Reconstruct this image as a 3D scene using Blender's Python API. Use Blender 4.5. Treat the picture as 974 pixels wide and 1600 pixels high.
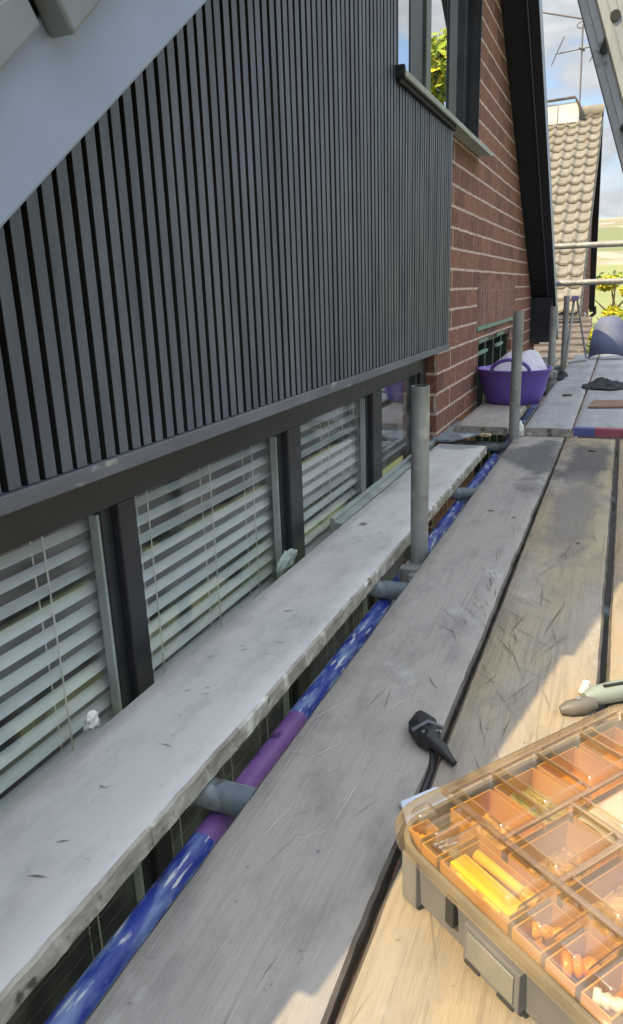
import bpy, bmesh, math, random
from mathutils import Vector, Matrix, noise
random.seed(7)
R = math.radians
# ------------------------------------------------------------------ scene, camera, light
for o in list(bpy.data.objects): bpy.data.objects.remove(o)
sc = bpy.context.scene
col = sc.collection
def norm(v): return Vector(v).normalized()
F_PX = 1140.0
Yc = norm((980-487, 442-800, F_PX))
Dc = Vector((622-487, 4600-800, F_PX)); Dc = (Dc - Yc*Dc.dot(Yc)).normalized()
Zc = -Dc; Xc = Yc.cross(Zc)
Rw = Matrix((Xc, Yc, Zc))                      # photo axes (right, down, forward) -> world
cam = bpy.data.cameras.new('camera'); co = bpy.data.objects.new('camera', cam); col.objects.link(co)
r_, d_, f_ = Rw.col[0], Rw.col[1], Rw.col[2]
m = Matrix((r_, -d_, -f_)).transposed().to_4x4(); m.translation = Vector((0, 0, 0.69))
co.matrix_world = m
cam.sensor_fit = 'VERTICAL'; cam.sensor_height = 36; cam.lens = 36*F_PX/1600
cam.clip_start = 0.02; cam.clip_end = 5000
sc.camera = co
SUN = norm((-0.496, -0.70, 1.0))
w = bpy.data.worlds.new('World'); sc.world = w; w.use_nodes = True
nt = w.node_tree; nt.nodes.clear()
def N(nt, t, **k):
    n = nt.nodes.new(t)
    for a, b in k.items(): setattr(n, a, b)
    return n
sky = N(nt, 'ShaderNodeTexSky', sky_type='NISHITA'); sky.sun_disc = False
sky.sun_elevation = math.asin(SUN.z); sky.sun_rotation = math.atan2(SUN.x, SUN.y)
sky.air_density = 1.0; sky.dust_density = 1.5
tc = N(nt, 'ShaderNodeTexCoord')
mp = N(nt, 'ShaderNodeMapping'); mp.inputs['Scale'].default_value = (5, 5, 15); mp.inputs['Location'].default_value = (.35, .2, .4)
nz = N(nt, 'ShaderNodeTexNoise'); nz.inputs['Scale'].default_value = 1.6; nz.inputs['Detail'].default_value = 8; nz.inputs['Roughness'].default_value = .55
rp = N(nt, 'ShaderNodeValToRGB'); rp.color_ramp.elements[0].position = .34; rp.color_ramp.elements[1].position = .50
nz2 = N(nt, 'ShaderNodeTexNoise'); nz2.inputs['Scale'].default_value = 3.2; nz2.inputs['Detail'].default_value = 6
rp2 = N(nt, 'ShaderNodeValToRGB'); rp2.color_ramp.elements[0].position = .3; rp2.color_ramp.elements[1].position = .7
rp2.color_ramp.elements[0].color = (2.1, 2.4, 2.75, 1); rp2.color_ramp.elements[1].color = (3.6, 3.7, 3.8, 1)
mx = N(nt, 'ShaderNodeMix', data_type='RGBA')
bg = N(nt, 'ShaderNodeBackground'); bg.inputs['Strength'].default_value = 0.10
ow = N(nt, 'ShaderNodeOutputWorld')
lk = nt.links.new
lk(tc.outputs['Generated'], mp.inputs['Vector']); lk(mp.outputs[0], nz.inputs['Vector']); lk(mp.outputs[0], nz2.inputs['Vector'])
lk(nz.outputs['Fac'], rp.inputs[0]); lk(nz2.outputs['Fac'], rp2.inputs[0])
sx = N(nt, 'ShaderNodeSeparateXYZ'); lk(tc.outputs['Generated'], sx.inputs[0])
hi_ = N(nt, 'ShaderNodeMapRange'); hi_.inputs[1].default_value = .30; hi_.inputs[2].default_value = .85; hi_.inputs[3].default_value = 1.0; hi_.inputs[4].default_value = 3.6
lk(sx.outputs['Z'], hi_.inputs[0])                       # cloud brightness raised overhead, out of view, as added fill on the boards
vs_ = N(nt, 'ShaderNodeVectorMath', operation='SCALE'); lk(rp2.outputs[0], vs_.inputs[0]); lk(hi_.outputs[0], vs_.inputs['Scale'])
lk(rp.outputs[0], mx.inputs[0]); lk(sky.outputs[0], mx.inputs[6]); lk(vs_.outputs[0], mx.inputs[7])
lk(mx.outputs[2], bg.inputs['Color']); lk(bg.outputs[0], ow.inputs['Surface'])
sl = bpy.data.lights.new('sun', 'SUN'); sl.energy = 3.0; sl.angle = R(0.53); sl.color = (1.0, .77, .43)
so = bpy.data.objects.new('sun', sl); col.objects.link(so); so.rotation_euler = SUN.to_track_quat('Z', 'Y').to_euler()
sc.view_settings.view_transform = 'Standard'; sc.view_settings.look = 'None'; sc.view_settings.gamma = 1
sc.view_settings.exposure = 1.2
sc.render.engine = 'CYCLES'

# ------------------------------------------------------------------ materials
def srgb(r, g, b):
    f = lambda c: (c/255/12.92) if c/255 <= .04045 else ((c/255+.055)/1.055)**2.4
    return (f(r), f(g), f(b), 1)
def mat(name, c1, c2=None, scale=6, stretch=(1, 1, 1), rough=.6, bump=0, bscale=None, metal=0, spec=.5, detail=6, lo=.35, hi=.65, coat=0, extra=None, rough2=None):
    """two-tone noise material in object space, optional third-tone spots (extra=(colour,scale,lo,hi,stretch))"""
    M = bpy.data.materials.new(name); M.use_nodes = True; nt = M.node_tree; b = nt.nodes['Principled BSDF']
    L = nt.links.new
    t = N(nt, 'ShaderNodeTexCoord'); mpp = N(nt, 'ShaderNodeMapping'); mpp.inputs['Scale'].default_value = stretch
    L(t.outputs['Object'], mpp.inputs['Vector'])
    n = N(nt, 'ShaderNodeTexNoise'); n.inputs['Scale'].default_value = scale; n.inputs['Detail'].default_value = detail; n.inputs['Roughness'].default_value = .62
    L(mpp.outputs[0], n.inputs['Vector'])
    rr = N(nt, 'ShaderNodeMapRange'); rr.inputs[1].default_value = lo; rr.inputs[2].default_value = hi
    L(n.outputs['Fac'], rr.inputs[0])
    mixn = N(nt, 'ShaderNodeMix', data_type='RGBA'); c2 = c2 or c1
    mixn.inputs[6].default_value = c1; mixn.inputs[7].default_value = c2; L(rr.outputs[0], mixn.inputs[0])
    out = mixn.outputs[2]
    for e in (extra or []):
        (ec, es, el, eh, est) = e
        m2 = N(nt, 'ShaderNodeMapping'); m2.inputs['Scale'].default_value = est; m2.inputs['Location'].default_value = (es*.37, es*.11, 3.3)
        L(t.outputs['Object'], m2.inputs['Vector'])
        n2 = N(nt, 'ShaderNodeTexNoise'); n2.inputs['Scale'].default_value = es; n2.inputs['Detail'].default_value = 7; L(m2.outputs[0], n2.inputs['Vector'])
        r2 = N(nt, 'ShaderNodeMapRange'); r2.inputs[1].default_value = el; r2.inputs[2].default_value = eh; L(n2.outputs['Fac'], r2.inputs[0])
        x = N(nt, 'ShaderNodeMix', data_type='RGBA'); L(out, x.inputs[6]); x.inputs[7].default_value = ec; L(r2.outputs[0], x.inputs[0]); out = x.outputs[2]
    L(out, b.inputs['Base Color'])
    b.inputs['Roughness'].default_value = rough; b.inputs['Metallic'].default_value = metal; b.inputs['Specular IOR Level'].default_value = spec
    if coat: b.inputs['Coat Weight'].default_value = coat; b.inputs['Coat Roughness'].default_value = .15
    if rough2 is not None:
        q = N(nt, 'ShaderNodeMapRange'); q.inputs[3].default_value = rough; q.inputs[4].default_value = rough2; L(rr.outputs[0], q.inputs[0]); L(q.outputs[0], b.inputs['Roughness'])
    if bump:
        bn = N(nt, 'ShaderNodeTexNoise'); bn.inputs['Scale'].default_value = bscale or scale*3; bn.inputs['Detail'].default_value = 8; L(mpp.outputs[0], bn.inputs['Vector'])
        bb = N(nt, 'ShaderNodeBump'); bb.inputs['Strength'].default_value = bump; bb.inputs['Distance'].default_value = .004; L(bn.outputs['Fac'], bb.inputs['Height']); L(bb.outputs[0], b.inputs['Normal'])
    return M
def wood(name, base, dark, stain, warm=None, seed=0, patches=(), soft=1.0, mott=.55):
    M = bpy.data.materials.new(name); M.use_nodes = True; nt = M.node_tree; b = nt.nodes['Principled BSDF']; L = nt.links.new
    t = N(nt, 'ShaderNodeTexCoord')
    def noi(sc_, st, det=8, loc=0, dist=0):
        mm = N(nt, 'ShaderNodeMapping'); mm.inputs['Scale'].default_value = st; mm.inputs['Location'].default_value = (seed*3.1+loc, seed*1.7+loc, seed+loc)
        L(t.outputs['Object'], mm.inputs['Vector'])
        n = N(nt, 'ShaderNodeTexNoise'); n.inputs['Scale'].default_value = sc_; n.inputs['Detail'].default_value = det; n.inputs['Roughness'].default_value = .65; n.inputs['Distortion'].default_value = dist
        L(mm.outputs[0], n.inputs['Vector']); return n.outputs['Fac']
    def rng(x, a, c):
        r = N(nt, 'ShaderNodeMapRange'); r.inputs[1].default_value = a; r.inputs[2].default_value = c; L(x, r.inputs[0]); return r.outputs[0]
    def mixc(f, a, c):
        x = N(nt, 'ShaderNodeMix', data_type='RGBA'); L(f, x.inputs[0])
        if isinstance(a, tuple): x.inputs[6].default_value = a
        else: L(a, x.inputs[6])
        x.inputs[7].default_value = c; return x.outputs[2]
    def mulv(f, k):
        x = N(nt, 'ShaderNodeMath', operation='MULTIPLY'); L(f, x.inputs[0]); x.inputs[1].default_value = k; return x.outputs[0]
    grain = noi(2.2, (60, 1.6, 60), 6, 0, .6)
    c = mixc(mulv(rng(grain, .52, .78), .6*soft), base, dark)
    fine = noi(4, (140, 5, 140), 3, 5)
    c = mixc(mulv(rng(fine, .55, .8), .35), c, dark)
    if warm: c = mixc(mulv(rng(noi(2.0, (2, .7, 2), 4, 9), .4, .65), .7), c, warm)
    c = mixc(mulv(rng(noi(3.2, (1.6, .8, 1.6), 9, 12), .50, .72), mott), c, stain)
    c = mixc(mulv(rng(noi(16, (1.2, .5, 1.2), 9, 52), .50, .70), mott*.7), c, stain)         # smaller blotches          # broad grime
    c = mixc(mulv(rng(noi(45, (1, 1, 1), 4, 20), .66, .74), .75), c, stain)                # specks
    c = mixc(mulv(rng(noi(9, (1, .6, 1), 8, 31), .60, .78), .45), c, (.60, .60, .58, 1))   # cement dust
    for (px_, py_, rx_, ry_, pc) in patches:      # damp, muddy patches with a shape of their own
        mm = N(nt, 'ShaderNodeMapping'); mm.inputs['Location'].default_value = (-px_/rx_, -py_/ry_, 0); mm.inputs['Scale'].default_value = (1/rx_, 1/ry_, 0); L(t.outputs['Object'], mm.inputs['Vector'])
        ln = N(nt, 'ShaderNodeVectorMath', operation='LENGTH'); L(mm.outputs[0], ln.inputs[0])
        sb = N(nt, 'ShaderNodeMath', operation='SUBTRACT'); L(noi(7, (1, .6, 1), 8, 40), sb.inputs[0]); L(mulv(ln.outputs['Value'], .42), sb.inputs[1])
        c = mixc(mulv(rng(sb.outputs[0], .08, .26), .85), c, pc)
    L(c, b.inputs['Base Color']); b.inputs['Roughness'].default_value = .82; b.inputs['Specular IOR Level'].default_value = .25
    h = N(nt, 'ShaderNodeMath', operation='ADD'); L(mulv(grain, 1.0), h.inputs[0]); L(mulv(fine, .6), h.inputs[1])
    bb = N(nt, 'ShaderNodeBump'); bb.inputs['Strength'].default_value = .5*soft; bb.inputs['Distance'].default_value = .003; L(h.outputs[0], bb.inputs['Height']); L(bb.outputs[0], b.inputs['Normal'])
    return M
def glassy(name, tint, refl=1.0, rough=.0, base=0.0, dirt=.03, haze=(.7, .7, .68, 1)):
    M = bpy.data.materials.new(name); M.use_nodes = True; nt = M.node_tree; nt.nodes.clear(); L = nt.links.new
    o = N(nt, 'ShaderNodeOutputMaterial'); tr = N(nt, 'ShaderNodeBsdfTransparent'); tr.inputs[0].default_value = tint
    gl = N(nt, 'ShaderNodeBsdfGlossy'); gl.inputs['Roughness'].default_value = rough; gl.inputs['Color'].default_value = (1, 1, 1, 1)
    ge = N(nt, 'ShaderNodeNewGeometry'); dp = N(nt, 'ShaderNodeVectorMath', operation='DOT_PRODUCT'); L(ge.outputs['Normal'], dp.inputs[0]); L(ge.outputs['Incoming'], dp.inputs[1])
    ab = N(nt, 'ShaderNodeMath', operation='ABSOLUTE'); L(dp.outputs['Value'], ab.inputs[0])
    om = N(nt, 'ShaderNodeMath', operation='SUBTRACT'); om.inputs[0].default_value = 1; L(ab.outputs[0], om.inputs[1])
    pw = N(nt, 'ShaderNodeMath', operation='POWER'); pw.inputs[1].default_value = 5; L(om.outputs[0], pw.inputs[0])
    fr = N(nt, 'ShaderNodeMath', operation='MULTIPLY_ADD'); fr.inputs[1].default_value = .96; fr.inputs[2].default_value = .04; L(pw.outputs[0], fr.inputs[0])
    mu = N(nt, 'ShaderNodeMath', operation='MULTIPLY_ADD'); mu.inputs[1].default_value = refl; mu.inputs[2].default_value = base; mu.use_clamp = True
    m1 = N(nt, 'ShaderNodeMixShader'); L(fr.outputs[0], mu.inputs[0]); L(mu.outputs[0], m1.inputs[0]); L(tr.outputs[0], m1.inputs[1]); L(gl.outputs[0], m1.inputs[2])
    df = N(nt, 'ShaderNodeBsdfDiffuse'); df.inputs[0].default_value = haze
    nn = N(nt, 'ShaderNodeTexNoise'); nn.inputs['Scale'].default_value = 9; nn.inputs['Detail'].default_value = 9
    tcn = N(nt, 'ShaderNodeTexCoord'); L(tcn.outputs['Object'], nn.inputs['Vector'])
    mr = N(nt, 'ShaderNodeMapRange'); mr.inputs[1].default_value = .4; mr.inputs[2].default_value = .8; mr.inputs[4].default_value = dirt*3; mr.inputs[3].default_value = dirt*.3; L(nn.outputs['Fac'], mr.inputs[0])
    m2 = N(nt, 'ShaderNodeMixShader'); L(mr.outputs[0], m2.inputs[0]); L(m1.outputs[0], m2.inputs[1]); L(df.outputs[0], m2.inputs[2]); L(m2.outputs[0], o.inputs[0])
    return M
def brick(name, axis='YZ', course=.094, length=.265, rot=0, z0=0, cols=None, mort=None):
    M = bpy.data.materials.new(name); M.use_nodes = True; nt = M.node_tree; b = nt.nodes['Principled BSDF']; L = nt.links.new
    t = N(nt, 'ShaderNodeTexCoord'); s = N(nt, 'ShaderNodeSeparateXYZ'); L(t.outputs['Object'], s.inputs[0])
    cmb = N(nt, 'ShaderNodeCombineXYZ')
    h, v = ('Y', 'Z') if axis == 'YZ' else ('X', 'Z')
    if rot: h, v = v, h
    L(s.outputs[h], cmb.inputs['X']); 
    ad = N(nt, 'ShaderNodeMath', operation='ADD'); ad.inputs[1].default_value = z0; L(s.outputs[v], ad.inputs[0]); L(ad.outputs[0], cmb.inputs['Y'])
    wn = N(nt, 'ShaderNodeTexNoise'); wn.inputs['Scale'].default_value = 14; L(t.outputs['Object'], wn.inputs['Vector'])
    vm = N(nt, 'ShaderNodeVectorMath', operation='MULTIPLY_ADD'); vm.inputs[1].default_value = (.012, .010, 0); L(wn.outputs['Color'], vm.inputs[0]); L(cmb.outputs[0], vm.inputs[2])
    bt = N(nt, 'ShaderNodeTexBrick'); bt.inputs['Scale'].default_value = 1; bt.inputs['Brick Width'].default_value = length; bt.inputs['Row Height'].default_value = course
    bt.inputs['Mortar Size'].default_value = .0058; bt.inputs['Mortar Smooth'].default_value = .25; bt.inputs['Bias'].default_value = 0
    cols = cols or (srgb(142, 96, 76), srgb(110, 74, 62))
    bt.inputs['Color1'].default_value = cols[0]; bt.inputs['Color2'].default_value = cols[1]; bt.inputs['Mortar'].default_value = tuple(.55*a+.45*b_ for a, b_ in zip(cols[0], mort or srgb(180, 158, 148)))
    b2 = N(nt, 'ShaderNodeTexBrick'); b2.inputs['Scale'].default_value = 1; b2.inputs['Brick Width'].default_value = 400; b2.inputs['Row Height'].default_value = course; b2.inputs['Mortar Size'].default_value = .0072; b2.inputs['Mortar Smooth'].default_value = .25
    L(vm.outputs[0], b2.inputs['Vector'])
    mxb = N(nt, 'ShaderNodeMix', data_type='RGBA'); L(b2.outputs['Fac'], mxb.inputs[0]); L(bt.outputs['Color'], mxb.inputs[6]); mxb.inputs[7].default_value = mort or srgb(200, 178, 166)
    L(vm.outputs[0], bt.inputs['Vector'])
    n = N(nt, 'ShaderNodeTexNoise'); n.inputs['Scale'].default_value = 26; n.inputs['Detail'].default_value = 8; n.inputs['Roughness'].default_value = .7; L(t.outputs['Object'], n.inputs['Vector'])
    mr = N(nt, 'ShaderNodeMapRange'); mr.inputs[1].default_value = .3; mr.inputs[2].default_value = .72; mr.inputs[3].default_value = .52; mr.inputs[4].default_value = 1.38; L(n.outputs['Fac'], mr.inputs[0])
    sc2 = N(nt, 'ShaderNodeVectorMath', operation='SCALE'); L(mxb.outputs[2], sc2.inputs[0]); L(mr.outputs[0], sc2.inputs['Scale']); L(sc2.outputs[0], b.inputs['Base Color'])
    b.inputs['Roughness'].default_value = .9
    hh = N(nt, 'ShaderNodeMath', operation='SUBTRACT'); L(n.outputs['Fac'], hh.inputs[0]); L(bt.outputs['Fac'], hh.inputs[1])
    bb = N(nt, 'ShaderNodeBump'); bb.inputs['Strength'].default_value = .8; bb.inputs['Distance'].default_value = .006; L(hh.outputs[0], bb.inputs['Height']); L(bb.outputs[0], b.inputs['Normal'])
    return M

M = {}
M['slat'] = mat('slat', srgb(90, 97, 112), srgb(68, 74, 88), 14, (1, 1, .25), .36, .10, 60, lo=.3, hi=.7, rough2=.5)
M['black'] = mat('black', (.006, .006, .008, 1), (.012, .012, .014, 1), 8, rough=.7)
M['trim'] = mat('trim', srgb(104, 107, 118), srgb(84, 87, 98), 10, (1, .3, 1), .5, extra=[(srgb(150, 148, 145), 30, .66, .72, (1, .5, 1))])
M['frame'] = mat('frame', srgb(48, 49, 55), srgb(38, 39, 44), 10, (1, 1, 1), .38, .05, 40, extra=[(srgb(90, 86, 84), 25, .66, .75, (1, 1, 1))])
M['frame_in'] = mat('frame_in', srgb(30, 33, 38), srgb(38, 42, 48), 10, rough=.4)
M['bead'] = mat('bead', srgb(160, 168, 165), srgb(130, 140, 138), 8, rough=.5)
M['blind'] = mat('blind', srgb(232, 237, 240), srgb(214, 220, 224), 9, (1, .3, 1), .5)
M['cord'] = mat('cord', srgb(205, 205, 198), rough=.8)
M['glass'] = glassy('window_glass', (.95, .97, .96, 1), 1.15, .0, .03, .04)
M['glass_far'] = glassy('far_pane_glass', (.8, .84, .86, 1), 1.5, .0, .14, .06)
M['glass_up'] = glassy('upper_glass', (.5, .55, .55, 1), 1.5, .0, .3, .01)
M['room'] = mat('room', srgb(96, 104, 96), srgb(70, 80, 74), 3, rough=.9)
M['brick'] = brick('red_brick', z0=.02)
M['brick_end'] = brick('red_brick_end', 'XZ', z0=.02)
M['soldier'] = brick('soldier_brick', rot=1, course=.088, length=.262, z0=.0, cols=(srgb(140, 98, 82), srgb(112, 76, 64)), mort=srgb(164, 132, 120))
M['barge'] = mat('barge', srgb(138, 150, 174), srgb(126, 138, 160), 5, (1, .4, 1), .34, .04, 30, lo=.3, hi=.7)
M['cap'] = mat('cap', srgb(116, 123, 128), srgb(100, 107, 112), 4, rough=.42, bump=.05)
M['darkplastic'] = mat('darkplastic', (.008, .009, .013, 1), (.013, .014, .02, 1), 4, rough=.42)
M['soffit'] = mat('soffit', (.006, .007, .010, 1), (.012, .013, .018, 1), 4, rough=.6)
M['linetrim'] = mat('linetrim', srgb(92, 98, 110), rough=.4)
M['sill'] = mat('sill', srgb(172, 176, 166), srgb(150, 154, 146), 12, rough=.6, bump=.1)
M['wfgreen'] = mat('wfgreen', srgb(98, 106, 98), srgb(80, 88, 84), 8, rough=.4)
M['w2'] = mat('w2', srgb(34, 46, 44), srgb(24, 34, 34), 8, rough=.4)
M['w2light'] = mat('w2light', srgb(120, 150, 138), srgb(100, 130, 122), 8, rough=.5)
M['tile'] = mat('tile', srgb(138, 134, 124), srgb(112, 109, 102), 9, (1, 1, 1), .85, .3, 60, extra=[(srgb(120, 112, 96), 5, .55, .75, (1, 1, 1))])
M['tile_grey'] = mat('tile_grey', srgb(104, 96, 92), srgb(82, 78, 78), 6, rough=.9, bump=.4, extra=[(srgb(140, 130, 120), 14, .6, .75, (1, 1, 1))])
M['roof'] = mat('roof', srgb(104, 92, 84), srgb(84, 76, 70), 8, rough=.9, bump=.4)
M['roof_dark'] = mat('roof_dark', srgb(58, 54, 52), srgb(42, 40, 38), 3, rough=.9)
M['white'] = mat('white', srgb(225, 225, 220), srgb(205, 206, 202), 5, rough=.6, bump=.1)
M['steel'] = mat('steel', srgb(160, 162, 160), srgb(126, 128, 126), 9, (1, 1, .5), .5, .35, 60, metal=.35, extra=[(srgb(176, 176, 170), 22, .56, .7, (1, 1, 1)), (srgb(92, 82, 70), 12, .62, .76, (1, 1, 1))])
M['steel_in'] = mat('steel_in', srgb(50, 50, 48), rough=.8)
M['steelblue'] = mat('steelblue', srgb(130, 142, 150), srgb(96, 108, 118), 12, (1, 1, 1), .5, .5, 50, metal=.25, extra=[(srgb(176, 186, 190), 9, .55, .7, (1, 2, 1)), (srgb(70, 66, 66), 20, .62, .7, (1, 1, 1))])
M['bluepaint'] = mat('bluepaint', srgb(34, 48, 132), srgb(44, 62, 150), 10, (1, 1, 1), .45, .3, 60, extra=[(srgb(108, 130, 176), 26, .46, .64, (2, .5, 2)), (srgb(190, 195, 206), 60, .60, .66, (2.2, .3, 2.2)), (srgb(18, 22, 48), 17, .60, .72, (1, .5, 1))])
M['purplepaint'] = mat('purplepaint', srgb(98, 68, 134), srgb(120, 84, 146), 10, (1, 1, 1), .5, .3, 60, extra=[(srgb(170, 130, 190), 18, .56, .7, (1, .3, 1)), (srgb(50, 36, 80), 24, .60, .7, (1, 1, 1))])
M['alu'] = mat('alu', srgb(176, 180, 182), srgb(150, 154, 157), 12, (1, 1, .2), .42, .2, 60, metal=.55, extra=[(srgb(120, 120, 118), 30, .62, .7, (1, 1, 1))])
M['alu_dark'] = mat('alu_dark', srgb(92, 96, 102), srgb(74, 78, 84), 12, rough=.45, metal=.4)
M['rubber'] = mat('rubber', (.012, .012, .013, 1), (.02, .02, .021, 1), 20, rough=.6)
M['woodA'] = wood('board_grey', srgb(154, 150, 146), srgb(114, 109, 104), srgb(98, 96, 97), srgb(152, 147, 142), 1, patches=((.07, 4.15, .09, .5, srgb(84, 84, 88)), (-.02, 4.3, .12, .25, srgb(92, 92, 95)), (.06, 3.35, .007, .010, srgb(70, 62, 56)), (-.02, 3.4, .012, .010, srgb(70, 62, 56))))
M['woodB'] = wood('board_tan', srgb(162, 148, 124), srgb(106, 94, 80), srgb(102, 98, 96), srgb(146, 144, 143), 2, soft=1.35, patches=((.0, 4.2, .13, .5, srgb(78, 78, 82)), (0, 3.5, .08, .6, srgb(120, 116, 112)), (.03, 3.15, .007, .012, srgb(70, 62, 56))))
M['woodC'] = wood('board_tan_two', srgb(166, 146, 118), srgb(98, 80, 60), srgb(98, 92, 84), srgb(146, 140, 130), 3)
M['woodFar'] = wood('board_far', srgb(146, 149, 154), srgb(112, 115, 119), srgb(98, 100, 105), srgb(152, 153, 155), 4)
M['woodDust'] = wood('board_dusty', srgb(190, 191, 192), srgb(168, 170, 173), srgb(132, 134, 138), srgb(182, 181, 178), 5, soft=.4, patches=((-.05, 3.05, .02, .03, srgb(98, 92, 90)), (0, 4.28, .12, .07, srgb(130, 134, 140))))
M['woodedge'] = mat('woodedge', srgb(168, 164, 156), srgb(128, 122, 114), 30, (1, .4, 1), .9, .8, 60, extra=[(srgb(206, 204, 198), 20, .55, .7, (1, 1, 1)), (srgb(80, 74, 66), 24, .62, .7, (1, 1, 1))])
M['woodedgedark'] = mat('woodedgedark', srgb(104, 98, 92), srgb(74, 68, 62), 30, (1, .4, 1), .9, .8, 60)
M['scratch'] = mat('scratch', srgb(76, 68, 62), srgb(100, 90, 82), 40, rough=.9)
M['chalk'] = mat('chalk', srgb(205, 205, 200), rough=.9)
M['damp'] = None
M['endblue'] = mat('endblue', srgb(74, 84, 148), srgb(100, 106, 150), 20, rough=.7)
M['endred'] = mat('endred', srgb(140, 70, 90), srgb(160, 90, 104), 20, rough=.7)
M['purple'] = mat('purple', srgb(108, 84, 170), srgb(96, 74, 156), 4, rough=.38, bump=.05, extra=[(srgb(120, 92, 170), 10, .62, .8, (1, 1, 2))])
M['sack'] = mat('sack', srgb(205, 205, 215), srgb(180, 180, 196), 8, rough=.7, bump=.3)
M['sack2'] = mat('sack2', srgb(176, 188, 186), srgb(150, 165, 162), 8, rough=.8, bump=.3)
M['clothblack'] = mat('clothblack', srgb(30, 36, 46), srgb(20, 24, 32), 18, rough=.9, bump=.5)
M['card'] = mat('card', srgb(128, 106, 88), srgb(112, 92, 76), 14, rough=.9)
M['bluegrey'] = mat('bluegrey', srgb(98, 108, 136), srgb(84, 94, 124), 8, rough=.65, bump=.15)
M['casegrey'] = mat('casegrey', srgb(120, 122, 122), srgb(104, 106, 108), 7, rough=.55, bump=.12, extra=[(srgb(150, 146, 132), 8, .58, .8, (1, 1, .4))])
M['latchface'] = mat('latchface', srgb(142, 140, 130), srgb(120, 120, 114), 12, rough=.5, bump=.15)
M['casedark'] = mat('casedark', srgb(58, 60, 58), srgb(46, 48, 47), 8, rough=.6)
def plasticc(name, c, c2, tw=.4, rough=.3):
    mm = mat(name, c, c2, 10, rough=rough, bump=.1, bscale=30, lo=.3, hi=.7)
    mm.node_tree.nodes['Principled BSDF'].inputs['Subsurface Weight'].default_value = 0
    return mm
M['bin'] = plasticc('bin_orange', srgb(208, 158, 58), srgb(184, 128, 36))
M['bin_rim'] = plasticc('bin_rim', srgb(220, 180, 100), srgb(226, 160, 84))
M['lid'] = glassy('lid_clear', (.97, .92, .84, 1), 1.1, .12, .04, .09, (.40, .31, .18, 1))
M['lid_edge'] = glassy('lid_edge', (.95, .86, .70, 1), 1.0, .18, .05, .14, (.55, .42, .26, 1))
M['lid_rib'] = glassy('lid_rib', (.86, .78, .68, 1), 1.0, .2, .04, .26, (.34, .27, .20, 1))
M['green'] = mat('green', srgb(140, 150, 96), srgb(170, 160, 90), 40, rough=.6, bump=.8, bscale=80)
M['screw'] = mat('screw', srgb(134, 104, 62), srgb(206, 176, 116), 60, rough=.4, bump=.9, bscale=120)
M['yellow'] = mat('yellow', srgb(240, 208, 20), srgb(228, 190, 14), 9, rough=.35)
M['silver'] = mat('silver', srgb(200, 200, 200), srgb(160, 160, 160), 14, rough=.3, metal=.8)
M['paper'] = mat('paper', srgb(222, 224, 222), srgb(205, 208, 208), 12, rough=.7)
M['packet'] = mat('packet', srgb(204, 212, 226), srgb(190, 200, 218), 9, rough=.45)
M['knifegreen'] = mat('knifegreen', srgb(140, 150, 142), srgb(122, 134, 128), 9, rough=.4, bump=.1)
M['knifegrey'] = mat('knifegrey', srgb(112, 108, 102), srgb(90, 88, 84), 14, rough=.5)
M['grass'] = mat('grass', srgb(96, 106, 72), srgb(80, 90, 62), .6, rough=.95)
M['leafdark'] = mat('leafdark', srgb(70, 88, 44), srgb(52, 70, 36), 2, rough=.8)
M['leafyellow'] = mat('leafyellow', srgb(206, 184, 30), srgb(180, 172, 40), 1.4, rough=.8)
M['leaflime'] = mat('leaflime', srgb(160, 176, 44), srgb(110, 134, 40), 1.2, rough=.8)
M['bark'] = mat('bark', srgb(88, 76, 64), srgb(64, 54, 46), 9, rough=.95, bump=.5)
M['hill'] = mat('hill', srgb(150, 142, 126), srgb(126, 124, 104), .02, rough=1, extra=[(srgb(112, 120, 86), .012, .5, .56, (1, 1, 1)), (srgb(158, 150, 136), .03, .55, .6, (1, 1, 1))])
M['field'] = mat('field', srgb(124, 134, 84), srgb(136, 140, 94), .03, rough=1)
M['aerial'] = mat('aerial', srgb(112, 108, 116), rough=.5)

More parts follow.
